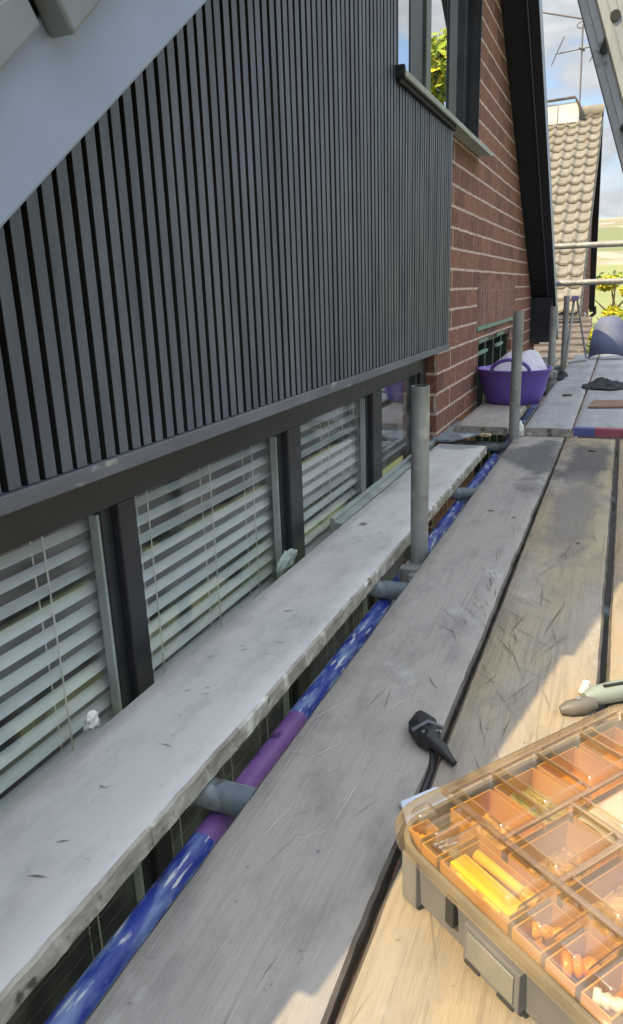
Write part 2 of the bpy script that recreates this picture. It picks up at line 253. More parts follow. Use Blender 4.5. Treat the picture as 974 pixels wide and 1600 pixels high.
# ------------------------------------------------------------------ mesh builder
class MB:
    def __init__(s): s.v = []; s.f = []; s.m = []; s.sm = []
    def add(s, vs, fs, mi=0, smooth=False):
        b = len(s.v); s.v += [tuple(v) for v in vs]
        for f in fs: s.f.append(tuple(b+i for i in f)); s.m.append(mi); s.sm.append(smooth)
        return s
    def box(s, x0, x1, y0, y1, z0, z1, mi=0, T=None):
        vs = [Vector((x, y, z)) for z in (z0, z1) for y in (y0, y1) for x in (x0, x1)]
        if T: vs = [T @ v for v in vs]
        return s.add(vs, [(0, 2, 3, 1), (4, 5, 7, 6), (0, 1, 5, 4), (2, 6, 7, 3), (0, 4, 6, 2), (1, 3, 7, 5)], mi)
    def prism(s, poly, h0, h1, axis='z', mi=0, T=None):
        def p(a, b, h): return {'z': (a, b, h), 'x': (h, a, b), 'y': (a, h, b)}[axis]
        n = len(poly); vs = [Vector(p(a, b, h0)) for a, b in poly]+[Vector(p(a, b, h1)) for a, b in poly]
        if T: vs = [T @ v for v in vs]
        fs = [tuple(range(n))[::-1], tuple(range(n, 2*n))]+[(i, (i+1) % n, n+(i+1) % n, n+i) for i in range(n)]
        return s.add(vs, fs, mi)
    def tube(s, pts, r, n=16, mi=0, caps=True, closed=False):
        pts = [Vector(p) for p in pts]; rs = r if isinstance(r, (list, tuple)) else [r]*len(pts)
        rings = []; up = None
        for i, p in enumerate(pts):
            a = pts[max(i-1, 0)]; c = pts[min(i+1, len(pts)-1)]
            if closed: a = pts[i-1]; c = pts[(i+1) % len(pts)]
            t = (c-a).normalized()
            if up is None: up = Vector((0, 0, 1)) if abs(t.z) < .9 else Vector((0, 1, 0))
            x = t.cross(up).normalized(); up = x.cross(t).normalized()
            rings.append([p+(x*math.cos(k*math.tau/n)+up*math.sin(k*math.tau/n))*rs[i] for k in range(n)])
        vs = [v for rg in rings for v in rg]; fs = []
        L = len(rings)
        for i in range(L if closed else L-1):
            j = (i+1) % L
            for k in range(n): fs.append((i*n+k, i*n+(k+1) % n, j*n+(k+1) % n, j*n+k))
        s.add(vs, fs, mi, True)
        if caps and not closed:
            s.add(rings[0], [tuple(range(n))[::-1]], mi); s.add(rings[-1], [tuple(range(n))], mi)
        return s
    def lathe(s, prof, c=(0, 0, 0), n=32, mi=0, sx=1, sy=1):
        vs = []; fs = []
        for (r, z) in prof:
            for k in range(n): a = k*math.tau/n; vs.append((c[0]+r*sx*math.cos(a), c[1]+r*sy*math.sin(a), c[2]+z))
        for i in range(len(prof)-1):
            for k in range(n): fs.append((i*n+k, i*n+(k+1) % n, (i+1)*n+(k+1) % n, (i+1)*n+k))
        return s.add(vs, fs, mi, True)
    def grid(s, nx, ny, fn, mi=0, smooth=True):
        vs = [fn(i/nx, j/ny) for j in range(ny+1) for i in range(nx+1)]
        fs = [(j*(nx+1)+i, j*(nx+1)+i+1, (j+1)*(nx+1)+i+1, (j+1)*(nx+1)+i) for j in range(ny) for i in range(nx)]
        return s.add(vs, fs, mi, smooth)
    def build(s, name, mats, parent=None, bevel=0, seg=2, origin=None, flip=False, recalc=True):
        me = bpy.data.meshes.new(name); me.from_pydata(s.v, [], s.f)
        for mm in (mats if isinstance(mats, list) else [mats]): me.materials.append(mm)
        for i, p in enumerate(me.polygons): p.material_index = s.m[i]; p.use_smooth = s.sm[i]
        if recalc:
            bm = bmesh.new(); bm.from_mesh(me); bmesh.ops.recalc_face_normals(bm, faces=bm.faces); bm.to_mesh(me); bm.free()
        o = bpy.data.objects.new(name, me); col.objects.link(o)
        if parent is not None:
            o.parent = parent
            # geometry is given in world space: undo the offset of the parents
            off = Vector((0, 0, 0)); q = parent
            while q is not None: off += q.location; q = q.parent
            me.transform(Matrix.Translation(-off))
        elif origin is not None:
            me.transform(Matrix.Translation(-Vector(origin))); o.location = origin
        me.update()
        if bevel:
            b = o.modifiers.new('bevel', 'BEVEL'); b.width = bevel; b.segments = seg; b.limit_method = 'ANGLE'; b.angle_limit = R(40)
        return o
def tag(o, label=None, cat=None, group=None, kind=None):
    if label: o['label'] = label
    if cat: o['category'] = cat
    if group: o['group'] = group
    if kind: o['kind'] = kind
    return o
def empty(name, loc, label=None, cat=None, group=None):
    o = bpy.data.objects.new(name, None); col.objects.link(o); o.location = loc; o.empty_display_size = .05
    return tag(o, label, cat, group)
def struct(name, mb, m): return tag(mb.build(name, m), kind='structure')

# ------------------------------------------------------------------ ground, far land
GZ = -2.2
def gh(x, y):
    d = math.hypot(x, y); h = GZ
    t = max(0, min(1, (y-160)/700))
    t = t*t*(3-2*t)
    h += t*(60+10*noise.noise(Vector((x/260, y/400, 0))))
    t2 = max(0, min(1, (d-200)/900)) if y < 160 else 0
    return h+t2*30*abs(noise.noise(Vector((x/300, y/300, 2))))
mb = MB(); NG = 90
def gp(u, v):
    x = (u-.5)*2; y = (v-.5)*2
    X = math.copysign(abs(x)**3*2600, x); Y = math.copysign(abs(y)**3*2600, y)
    return (X, Y, gh(X, Y))
mb.grid(NG, NG, gp)
for i, f in enumerate(mb.f):
    y = sum(mb.v[k][1] for k in f)/4
    mb.m[i] = 0 if y < 60 else (1 if y < 330 else 2)
struct('ground', mb, [M['grass'], M['field'], M['hill']])
mb = MB().box(-1.6, 1.6, -3, 30, GZ-.1, GZ+.012); struct('patio', mb, M['roof_dark'])

# ------------------------------------------------------------------ the house
TP = .7265
def roofz(y):                       # underside of the verge above the wall
    return min(.34+TP*y, 5.735-TP*y)
AY = 3.713; AZ = 3.037
WX = -.785
house = empty('brick_house', (WX, 3.7, GZ), 'red brick house gable clad in dark grey slats, right beside the scaffold', 'house')
mb = MB()
def wallcol(y0, y1, z0, z1=None):
    X0, X1 = -1.0, WX
    if z1 is None: mb.prism([(y0, z0), (y1, z0), (y1, roofz(y1)), (y0, roofz(y0))], X0, X1, 'x')
    else: mb.box(X0, X1, y0, y1, z0, z1)
SY0, SY1 = .12, 3.40        # strip window
wallcol(-.1, 7.5, GZ, -1.12)
wallcol(-.1, SY0, -1.12); wallcol(SY1, 4.47, -1.12, .395); wallcol(5.87, 7.5, -1.12, .395); wallcol(4.47, 5.87, -1.12, -.55)
UY0, UY1, UZ0, UZ1 = 2.62, 4.27, 1.375, 2.22
wallcol(SY0, UY0, .4248); wallcol(UY1, 7.45, .395)
wallcol(UY0, SY1, .4248, UZ0); wallcol(SY1, UY1, .395, UZ0)
mb.prism([(UY0, UZ1), (UY1, UZ1), (UY1, roofz(UY1)), (AY, AZ), (UY0, roofz(UY0))], -1.0, WX, 'x')
wall = mb.build('wall', M['brick'], house)
wall.data.materials.append(M['brick_end'])
for p in wall.data.polygons:
    if abs(p.normal.y) > .9: p.material_index = 1
# soldier courses over the second strip window, 4 mm proud
mb = MB(); mb.box(WX-.01, WX+.004, 4.40, 5.95, .475, .735); mb.build('soldier_course', M['soldier'], house)
mb = MB(); mb.box(WX-.01, WX+.012, 4.38, 5.9, .452, .474); mb.build('window_lintel', M['w2light'], house)
# other walls and inside
mb = MB(); mb.box(-8.2, -1.003, -.1, .1, GZ, .30); mb.box(-8.2, -1.003, 7.3, 7.5, GZ, .25); mb.box(-8.4, -8.2, -.1, 7.5, GZ, .3)
mb.build('rear_walls', M['brick_end'], house)
mb = MB(); mb.box(-3.6, -3.55, .1, 7.3, GZ, 2.2); mb.box(-3.55, -1.002, .1, 7.3, -1.5, -1.45); mb.box(-3.55, -1.002, .1, 7.3, .5, .55); mb.box(-3.55, -1.002, 3.43, 3.48, -1.45, .5)
mb.build('room_interior', M['room'], house)
# roof planes
mb = MB()
for s in (0, 1):
    ye = -.60 if s == 0 else 7.78
    z = lambda y: roofz(y)+.09
    poly = [(ye, z(ye)), (AY, z(AY)), (AY, z(AY)+.09), (ye, z(ye)+.09)]
    mb.prism(poly, -8.6, -.60, 'x')
roof = mb.build('roof', M['roof'], house)
# soffit under the verge
for s in (0, 1):
    mb = MB(); ye = -.3 if s == 0 else 7.6
    poly = [(ye, roofz(ye)+.004), (AY, AZ+.004), (AY, AZ+.085), (ye, roofz(ye)+.085)]
    mb.prism(poly, -1.02, -.643, 'x'); mb.build('soffit', M['soffit'], house)
# bargeboards
for s in (0, 1):
    ye = -.60 if s == 0 else 7.62
    zz = lambda y: roofz(y)
    mb = MB(); poly = [(ye, zz(ye)-.012), (AY, AZ-.012), (AY, AZ+.13), (ye, zz(ye)+.13)]
    mb.prism(poly, -.634, -.575, 'x')
    bgd = mb.build('bargeboard', M['barge'] if s == 0 else [M['darkplastic']], house, bevel=.004)
    if s == 1:
        bgd.data.materials.append(M['barge'])
        for p in bgd.data.polygons:
            if p.normal.x > .9: p.material_index = 1
    mb = MB(); poly = [(ye, zz(ye)-.018), (AY, AZ-.018), (AY, AZ+.0), (ye, zz(ye)+.0)]
    mb.prism(poly, -.642, -.635, 'x'); mb.build('soffit_trim', M['linetrim'], house)
mb = MB(); mb.prism([(-.6, roofz(-.6)+.131), (AY, AZ+.131), (AY, AZ+.182), (-.6, roofz(-.6)+.182)], -.598, -.578, 'x'); mb.build('verge_sun_stop', M['black'], house)  # black strip added behind the caps, blocks sun streaks through their joints
# box end at the far eaves
mb = MB(); mb.prism([(7.12, .30), (7.62, .26), (7.62, .16), (7.12, .2)][::-1], -1.0, -.60, 'x')
mb.prism([(7.05, roofz(7.05)-.02), (7.12, .24), (7.60, .18), (7.60, roofz(7.6)-.02)], -.80, -.60, 'x')
mb.build('box_end', mat('boxend', srgb(44, 48, 56), srgb(36, 40, 48), 6, rough=.5), house, bevel=.004)
mb = MB(); mb.tube([(-.75, 7.66, .2), (-8, 7.66, .2)], .06, 12); mb.build('gutter', M['darkplastic'], house)
# dry verge caps stepping up the near slope
sl_ = Vector((0, 1, TP)).normalized(); nr_ = Vector((0, -TP, 1)).normalized()
def cap(s0, side):
    mb = MB(); L = .318
    for (a, b, c, d, e, f) in ((-.573, -.553, 0, L, .006, .076), (-.63, -.5515, 0, .352, .0765, .087)):
        vs = []
        for x in (a, b):
            for q, dd in ((c, e), (d, e+(.034 if e < .05 else 0)), (d, f), (c, f)):
                tl = .017*(1-(q-c)/L)          # laps over the one below
                base = Vector((0, 0, .34+.078)) + sl_*(s0+q) + nr_*(dd+tl*.8)
                if side: base.y = 2*AY-base.y
                vs.append(Vector((x+(tl*.7 if x == b else 0), base.y, base.z)))
        mb.add(vs, [(0, 1, 2, 3), (4, 7, 6, 5), (0, 4, 5, 1), (1, 5, 6, 2), (2, 6, 7, 3), (3, 7, 4, 0)])
    return mb
Ltot = AY/sl_.y
k = 0; s0 = -.845
while s0 < Ltot-.2:
    o = cap(s0, 0).build('verge_cap', M['cap'], house, bevel=.004)
    s0 += .345

# cladding --------------------------------------------------------------
CX0, CX1 = WX, -.74
mb = MB(); mb2 = MB()
for (y0, y1) in ((.14, UY0-.045), (UY0-.045, 3.40)):
    a = roofz(y0)-.004; b = roofz(y1)-.004
    if y1 > 3: mb.box(WX+.001, WX+.024, y0, y1, .45, 1.335)
    else: mb.prism([(y0, .45), (y1, .45), (y1, b), (y0, a)], WX+.001, WX+.024, 'x')
mb.build('cladding_backing', M['black'], house)
mb = MB(); y = .16; n = 0
while y < 3.385:
    wd = .0232; x1 = CX1+random.uniform(-.0006, .0006)
    if y+wd < UY0-.045:
        z0, z1 = roofz(y)-.004, roofz(y+wd)-.004
        mb.prism([(y, .4505), (y+wd, .4505), (y+wd, z1), (y, z0)], WX+.0245, x1, 'x')
    else: mb.box(WX+.0245, x1, y, y+wd, .4505, 1.335)
    n += 1; y += .0352 - (.0035 if n % 5 == 0 else 0)
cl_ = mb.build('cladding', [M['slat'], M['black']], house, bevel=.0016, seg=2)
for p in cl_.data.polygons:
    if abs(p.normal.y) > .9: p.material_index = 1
mb = MB(); mb.box(WX+.0, -.733, .10, 3.432, .424, .4495); mb.build('cladding_trim', M['trim'], house, bevel=.002)
mb = MB(); mb.box(WX+.0, -.737, 3.395, 3.425, .4502, 1.336); mb.build('corner_trim', M['slat'], house, bevel=.002)
mb = MB(); mb.box(WX+.003, -.742, UY0-.044, UY0-.022, 1.39, roofz(UY0-.045)-.01); mb.build('reveal_trim', M['black'], house)

# strip window ----------------------------------------------------------
def blind_mesh(y0, y1, z1, z0, x=-.893):
    mb = MB(); z = z1
    rr = random.Random(int(y0*100))
    mb.box(x-.014, x+.014, y0, y1, z1-.004, z1+.03)
    z -= .03
    while z > z0:
        tl = (R(22) if z > -.12 else R(-50))+rr.uniform(-.05, .05); hw = .0130
        c, s_ = math.cos(tl)*hw, math.sin(tl)*hw
        sag = rr.uniform(-.0012, .0012)
        pts = [(-1, 0), (0, .0022), (1, 0)]
        vs = []
        for yy in (y0, y1):
            for q, arch in pts: vs.append((x+q*c, yy, z-q*s_+arch+(sag if yy == y1 else -sag)))
        mb.add(vs, [(0, 1, 4, 3), (1, 2, 5, 4)], 0, True)
        z -= .0405
    for q in (.17, .52, .82):
        yy = y0+(y1-y0)*q
        for dx in (-.016, .017):
            mb.box(x+dx*.85, x+dx*.85+.0015, yy-.0016, yy+.0016, z0, z1, 1)
    return mb
ZB, ZT = -1.1, .333
edges = [(.12, .245), (.999, 1.10), (1.758, 1.895), (2.52, 2.68), (3.25, 3.40)]
sw = empty('window', (0, 0, 0)); sw.parent = house; sw.location = Vector((-.83, 1.8, 0))-house.location
mb = MB()
mb.box(-.90, -.83, .12, 3.40, ZT, .424); mb.box(-.90, -.83, .12, 3.40, ZB-.02, ZB+.05)
for i, (a, b) in enumerate(edges):
    mb.box(-.872, -.829 if i not in (4,) else -.835, a+.048*(i > 0), b-.0*(i < 4), ZB+.05, ZT)
mb.build('frame', M['frame'], sw, bevel=.003)
for a in (.999, 1.758, 2.52, 3.224): MB().box(-.874, -.846, a+.018, a+.0475, ZB+.05, ZT-.001).build('sash', M['frame_in'], sw, bevel=.002)
for a in (.999, 1.758, 2.52): MB().box(-.868, -.850, a+.010, a+.0175, ZB+.05, ZT-.012).build('glazing_bead', M['bead'], sw)
for i in range(4):
    y0, y1 = edges[i][1], edges[i+1][0]
    o = MB().box(-.872, -.866, y0-.01, y1+.03, ZB+.03, ZT+.02).build('pane', M['glass'] if i < 3 else M['glass_far'], sw)
    if i < 3:
        blind_mesh(y0-.02, y1+.05, ZT-.01, ZB+.08).build('blind', [M['blind'], M['cord']], sw, recalc=False)
mb = MB(); mb.box(-.828, -.785, 2.1, 3.43, -.045, -.02); mb.box(-.828, -.812, 2.1, 3.43, -.02, -.006)
mb.build('window_ledge', M['bead'], house, bevel=.002)

# second strip window, far along the wall --------------------------------
w2 = empty('window', (0, 0, 0)); w2.parent = house; w2.location = Vector((-.83, 5.2, 0))-house.location
mb = MB(); mb.box(-.88, -.80, 4.475, 5.865, .36, .394); mb.box(-.88, -.80, 4.475, 5.865, -.55, -.50)
for a in (4.475, 4.84, 5.16, 5.50, 5.82): mb.box(-.88, -.81, a, a+.045, -.50, .36)
mb.build('frame', M['w2'], w2, bevel=.003)
for a, b in ((4.50, 4.83), (5.2, 5.48)):
    for q in (.30, .372): MB().box(-.809, -.787, a, b, q, q+.02).build('sash_rail', M['w2light'], w2, bevel=.003)
MB().box(-.856, -.850, 4.52, 5.82, -.5, .36).build('pane', M['glass_up'], w2)

# gable window ------------------------------------------------------------
w3 = empty('window', (0, 0, 0)); w3.parent = house; w3.location = Vector((-.83, 3.5, 1.8))-house.location
FX = -.845
def yy(v): return v
mb = MB(); mb.box(-.91, FX, UY0+.002, UY1-.002, UZ0+.001, UZ0+.045); mb.box(-.91, FX, UY0+.002, UY1-.002, UZ1-.05, UZ1-.001)
for a, b in ((2.622, 2.72), (3.125, 3.315), (4.19, 4.268)): mb.box(-.91, FX+.001, a, b, UZ0+.045, UZ1-.05)
mb.build('frame', M['frame'], w3, bevel=.003)
mb = MB(); mb.box(-.90, FX+.012, 3.335, 3.415, UZ0+.046, UZ1-.051); mb.box(-.90, FX+.012, 3.415, 3.765, UZ0+.046, UZ0+.085); mb.box(-.90, FX+.012, 3.415, 3.765, UZ1-.10, UZ1-.051)
mb.build('sash', M['wfgreen'], w3, bevel=.003)
MB().box(-.90, FX+.012, 3.767, 3.93, UZ0+.046, UZ1-.051).build('mullion', M['frame'], w3, bevel=.003)
MB().box(-.852, -.848, 2.72, 3.125, UZ0+.045, UZ1-.05).build('pane', M['glass_up'], w3)
MB().box(-.846, -.841, 3.415, 3.765, UZ0+.085, UZ1-.10).build('pane', M['glass_up'], w3)
MB().box(-.852, -.848, 3.93, 4.19, UZ0+.045, UZ1-.05).build('pane', M['glass_up'], w3)
MB().box(FX+.001, WX+.002, UY1-.012, UY1+.001, UZ0+.03, UZ1).build('reveal', M['frame'], w3)
mb = MB(); mb.box(-.84, -.712, 2.57, 4.30, 1.362, 1.374); mb.box(-.722, -.711, 2.57, 4.30, 1.353, 1.3615)
mb.build('sill', [M['sill']], w3, bevel=.002)
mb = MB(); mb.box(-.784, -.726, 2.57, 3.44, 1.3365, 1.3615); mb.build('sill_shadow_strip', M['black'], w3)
mb = MB(); mb.box(-.79, -.708, 2.550, 2.569, 1.345, 1.382); mb.build('sill_end_cap', M['black'], w3, bevel=.004)

# ------------------------------------------------------------------ scaffold
def tubeobj(name, p0, p1, m, label, group=None, r=.0242, hollow=True, cat='scaffold tube'):
    mb = MB(); p0 = Vector(p0); p1 = Vector(p1)
    mb.tube([p0, p1], r, 28, 0, caps=False)
    mb.tube([p0, p1], r-.004, 28, 1, caps=False)
    t = (p1-p0).normalized(); up = Vector((0, 0, 1)) if abs(t.z) < .9 else Vector((0, 1, 0)); x = t.cross(up).normalized(); u = x.cross(t).normalized()
    for p in (p0, p1):
        vs = [p+(x*math.cos(k*math.tau/28)+u*math.sin(k*math.tau/28))*q for q in (r, r-.004) for k in range(28)]
        mb.add(vs, [(k, (k+1) % 28, 28+(k+1) % 28, 28+k) for k in range(28)], 0)
    root = empty(name, p0, label, cat, group)
    mb.build('tube', [m, M['steel_in']], root)
    return root
def coupler(root, c, axis='x', m=None, s=1.0):
    mb = MB(); c = Vector(c)
    mb.box(c.x-.034, c.x+.034, c.y-.032, c.y+.032, c.z-.028, c.z+.028)
    mb.box(c.x-.01, c.x+.01, c.y-.06, c.y-.032, c.z-.018, c.z+.018)
    mb.tube([(c.x, c.y-.075, c.z), (c.x, c.y-.055, c.z)], .011, 6)
    mb.box(c.x-.045, c.x-.034, c.y-.02, c.y+.02, c.z-.02, c.z+.02)
    return mb.build('coupler', m or M['steel'], root, bevel=.006)
gU = 'upright scaffold tubes along the wall side'
t = tubeobj('scaffold_post', (-.472, 1.87, GZ), (-.474, 1.87, .452), M['steel'], 'nearest scaffold upright, short galvanised tube with open cut top between the boards', gU)
coupler(t, (-.475, 1.845, -.062))
t = tubeobj('scaffold_post', (-.436, 3.555, GZ), (-.446, 3.555, .585), M['steel'], 'second scaffold upright, standing in front of the purple tub', gU)
t = tubeobj('scaffold_post', (-.432, 5.35, GZ), (-.44, 5.35, .555), M['steel'], 'third scaffold upright, just behind the purple tub under the black bargeboard end', gU)
coupler(t, (-.43, 5.33, .10))
t = tubeobj('scaffold_post', (-.455, 7.0, GZ), (-.475, 7.0, .60), M['steel'], 'farthest scaffold upright, carrying the ends of the two guard rails', gU)
gR = 'guard rails across the far end'
r1 = tubeobj('guard_rail', (-.62, 7.10, 1.015), (1.3, 7.10, 1.0), M['steel'], 'upper horizontal guard rail tube crossing in front of the neighbouring roof', gR)
r2 = tubeobj('guard_rail', (-.60, 7.10, .706), (1.3, 7.10, .715), M['steel'], 'lower horizontal guard rail tube crossing above the blue grey ridge tile', gR)
# outer uprights of the scaffold, right of the boards
for i, y_ in enumerate((1.9, 7.16)):
    tubeobj('scaffold_post', (.80, y_, GZ), (.80, y_, 1.15), M['steel'], ['outer scaffold upright on the open side of the near boards', 'outer scaffold upright on the open side at the far end'][i], 'upright scaffold tubes on the open side')
gT = 'cross tubes under the boards'
tl_ = ['cross tube nearest the camera, bluish grey under the dusty board edge', 'cross tube at the foot of the nearest upright, shining in the gap', 'third cross tube in the narrow end of the gap', 'cross tube under the butting board ends']
for i, y_ in enumerate((.845, 1.725, 2.72, 3.63)):
    t = tubeobj('cross_tube', (-.775, y_-.01, -.0645), (.95, y_+.01, -.0645), M['steelblue'], tl_[i], gT)
for i, y_ in enumerate((5.4, 7.05)):
    tubeobj('cross_tube', (-.775, y_, -.03 if i else -.03), (.95, y_, -.03), M['steelblue'], ['cross tube under the raised boards by the third upright', 'last cross tube under the raised boards at the far end'][i], gT)
# ledger with paint bands
led = empty('ledger_tube', (-.53, 0, -.114), 'blue and purple painted scaffold tube running along the gap between the boards', 'scaffold tube')
segs = [(-1, .78, 'bluepaint'), (.78, 1.14, 'purplepaint'), (1.14, 2.2, 'bluepaint'), (2.2, 7.4, 'bluepaint')]
for a, b, mm in segs:
    MB().tube([(-.53, a, -.1135), (-.53, b, -.1135)], .0243, 28).build('painted_band', M[mm], led)

# boards -------------------------------------------------------------------
def board(name, x0, x1, y0, y1, ztop, m, label, group, chip=.0015, yaw=0, th=.038, marks=None, edge=None, step=.025, bands=True, chipR=None):
    cx = (x0+x1)/2; rnd = random.Random(int((x0+5)*1000+y0*10))
    mb = MB(); n = int((y1-y0)/step)
    c = .005
    prof = [(x0+c, ztop), (x1-c, ztop), (x1, ztop-c), (x1, ztop-th+c), (x1-c, ztop-th), (x0+c, ztop-th), (x0, ztop-th+c), (x0, ztop-c)]
    sub = 6
    top = [(x0+c+(x1-x0-2*c)*i/sub, ztop) for i in range(sub+1)]
    prof = top+prof[2:]
    P_ = len(prof); vs = []
    sd = rnd.uniform(0, 50)
    cR = chipR if chipR is not None else chip
    for j in range(n+1):
        y = y0+(y1-y0)*j/n
        for i, (x, z) in enumerate(prof):
            dz = .0018*noise.noise(Vector((x*9, y*1.3, sd)))
            dx = 0
            if i in (sub, sub+1, sub+2):
                e = noise.noise(Vector((y*9, sd, z*8)))+.6*noise.noise(Vector((y*34, sd+4, z*20)))
                e2 = max(0, noise.noise(Vector((y*5, sd+9, 0)))-.25)*2.2
                dx -= abs(e)*cR*1.4+e2*cR*1.6; dz -= (abs(e)*cR*.8) if i == sub else 0
            if i in (0, P_-1, P_-2):
                e = noise.noise(Vector((y*11, sd+20, z*8)))+.5*noise.noise(Vector((y*37, sd+24, z*20)))
                dx += abs(e)*chip
            yj = y+(noise.noise(Vector((x*22, sd, z*30)))*.004 if j in (0, n) else 0)
            vs.append((x+dx, yj, z+dz))
    fs = []; ms = []
    for j in range(n):
        for i in range(P_):
            k = (i+1) % P_
            fs.append((j*P_+i, j*P_+k, (j+1)*P_+k, (j+1)*P_+i)); ms.append(0 if i < sub or i > P_-1 else (1 if i in (sub, sub+1, sub+2, P_-1, P_-2, P_-3) else 0))
    b0 = len(mb.v); mb.add(vs, [], 0)
    for f, q in zip(fs, ms): mb.f.append(tuple(b0+a for a in f)); mb.m.append(q); mb.sm.append(True if q == 0 else False)
    mb.f.append(tuple(range(P_))); mb.m.append(1); mb.sm.append(False)
    mb.f.append(tuple(b0+n*P_+i for i in range(P_))[::-1]); mb.m.append(1); mb.sm.append(False)
    # scratches: slivers of dark gouge lying in the surface
    for (ax, ay, bx, by, wd, mi) in (marks or []):
        A_ = Vector((ax, ay, ztop+.0022)); B_ = Vector((bx, by, ztop+.0022)); t = (B_-A_); nn = Vector((-t.y, t.x, 0)).normalized()*wd
        md = (A_+B_)/2+nn*rnd.uniform(-2, 2)
        mb.add([A_, md-nn*.5, B_, md+nn*.5], [(0, 1, 2, 3)], mi)
    org = (cx, y0, ztop-th)
    o = mb.build(name, [m, edge or M['woodedge'], M['scratch'], M['chalk']], origin=org)
    o.rotation_euler.z = yaw
    return tag(o, label, 'scaffold board', group)
gB = 'scaffold boards on the near lift'
rs = random.Random(3)
def scr(cx, cy, n, L, ang, sp, lo, hi, mi=2, wd=.0019):
    out = []
    for _ in range(n):
        x = cx+rs.gauss(0, sp[0]); y = cy+rs.gauss(0, sp[1]); a = R(ang+rs.gauss(0, 16)); l = L*rs.uniform(.4, 1.5)
        dx, dy = math.cos(a)*l/2, math.sin(a)*l/2
        if x-abs(dx) < lo or x+abs(dx) > hi: continue
        out.append((x-dx, y-dy, x+dx, y+dy, wd*rs.uniform(.35, 1.0), mi))
    return out
mA = scr(-.262, 1.52, 24, .07, -50, (.03, .17), -.445, -.222)+scr(-.25, 1.62, 14, .055, 100, (.016, .1), -.445, -.222)+scr(-.36, 1.15, 6, .07, 60, (.05, .2), -.445, -.222, 2, .0011)+scr(-.33, 1.0, 3, .13, 70, (.05, .12), -.445, -.222, 3, .0009)+scr(-.33, .75, 4, .12, 62, (.04, .1), -.445, -.222, 3, .0010)+scr(-.3, .75, 8, .05, 80, (.06, .3), -.445, -.222, 2, .0008)
mBk = scr(-.15, 1.50, 26, .075, -52, (.035, .15), -.208, .008)+scr(-.11, 1.6, 16, .16, 88, (.03, .3), -.208, .008)+scr(-.06, 2.1, 8, .14, 75, (.03, .25), -.208, .008)+scr(-.13, 1.05, 6, .10, -70, (.05, .1), -.208, .008)+scr(-.12, .9, 34, .16, 88, (.05, .35), -.208, .008, 2, .0008)
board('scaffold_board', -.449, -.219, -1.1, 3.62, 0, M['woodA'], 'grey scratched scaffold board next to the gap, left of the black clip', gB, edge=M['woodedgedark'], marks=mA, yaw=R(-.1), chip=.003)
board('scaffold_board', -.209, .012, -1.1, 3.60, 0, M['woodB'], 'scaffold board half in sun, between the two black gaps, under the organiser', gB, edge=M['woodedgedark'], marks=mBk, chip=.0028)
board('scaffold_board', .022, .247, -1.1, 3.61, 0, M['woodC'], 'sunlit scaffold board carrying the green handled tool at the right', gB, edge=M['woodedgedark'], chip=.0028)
board('scaffold_board', .258, .483, -1.1, 3.58, 0, M['woodB'], 'second scaffold board from the open side, at the foot of the ladder', gB)
board('scaffold_board', .493, .72, -1.1, 3.6, 0, M['woodC'], 'outermost scaffold board on the open side', gB)
board('inner_board', -.775, -.548, -1.0, 3.32, 0, M['woodDust'], 'pale dusty board with chipped edge lying along the window strip', 'boards beside the wall', marks=[(-.70+.012*k, 1.0+.31*k-(k%3)*.12, -.690+.014*k, 1.008+.31*k-(k%3)*.12, .0022, 2) for k in range(7)]+scr(-.66, 1.3, 26, .025, 30, (.05, .7), -.77, -.56, 2, .003), chip=.003, yaw=R(-.25), th=.040, chipR=.0045, step=.010)
gF = 'raised scaffold boards beyond the overlap'
board('scaffold_board', -.735, -.475, 3.585, 5.1, .04, M['woodA'], 'short scaffold board under the purple tub', gF, chip=.003)
board('scaffold_board', -.404, -.186, 3.60, 7.7, .04, M['woodFar'], 'raised scaffold board right of the purple tub, with a dark chip on it', gF, chip=.002, yaw=R(.15))
fb = board('scaffold_board', -.178, .045, 3.63, 7.7, .04, M['woodFar'], 'raised scaffold board with blue and red painted end, under the black cloth', gF, chip=.002, yaw=R(.12))
board('scaffold_board', .056, .28, 3.6, 7.7, .04, M['woodFar'], 'raised scaffold board third from the purple tub', gF)
board('scaffold_board', .29, .515, 3.6, 7.7, .04, M['woodFar'], 'raised scaffold board on the open side', gF)
# painted end band of that board (blue, then red)
mb = MB(); mb.box(-.179, -.085, 3.618, 3.628, .0035, .041); mb.box(-.179, -.085, 3.628, 3.665, .0418, .0424); mb.build('end_paint', M['endblue'], fb)
for nm, a, b, mm in (('end_paint', -.084, .045, 'endred'),):
    mb = MB(); mb.box(a, b, 3.618, 3.628, .0035, .041); mb.box(a, b, 3.628, 3.665, .0418, .0424); mb.build(nm, M[mm], fb)
board('inner_board', -.775, -.56, 5.15, 7.6, .02, M['woodFar'], 'pale board beside the brick wall behind the purple tub', 'boards beside the wall')
# lead strip / metal sheet by the brick foot
mb = MB(); mb.prism([(-.80, 3.36), (-.71, 3.36), (-.60, 3.58), (-.78, 3.9)], .0, .012, 'z'); mb.prism([(-.80, 3.0), (-.778, 3.0), (-.778, 3.4), (-.80, 3.4)], -.01, .01, 'z')
tag(mb.build('metal_flashing', M['steelblue'], bevel=.002, origin=(-.72, 3.5, 0)), 'grey metal flashing strip lying at the foot of the brick corner', 'flashing')

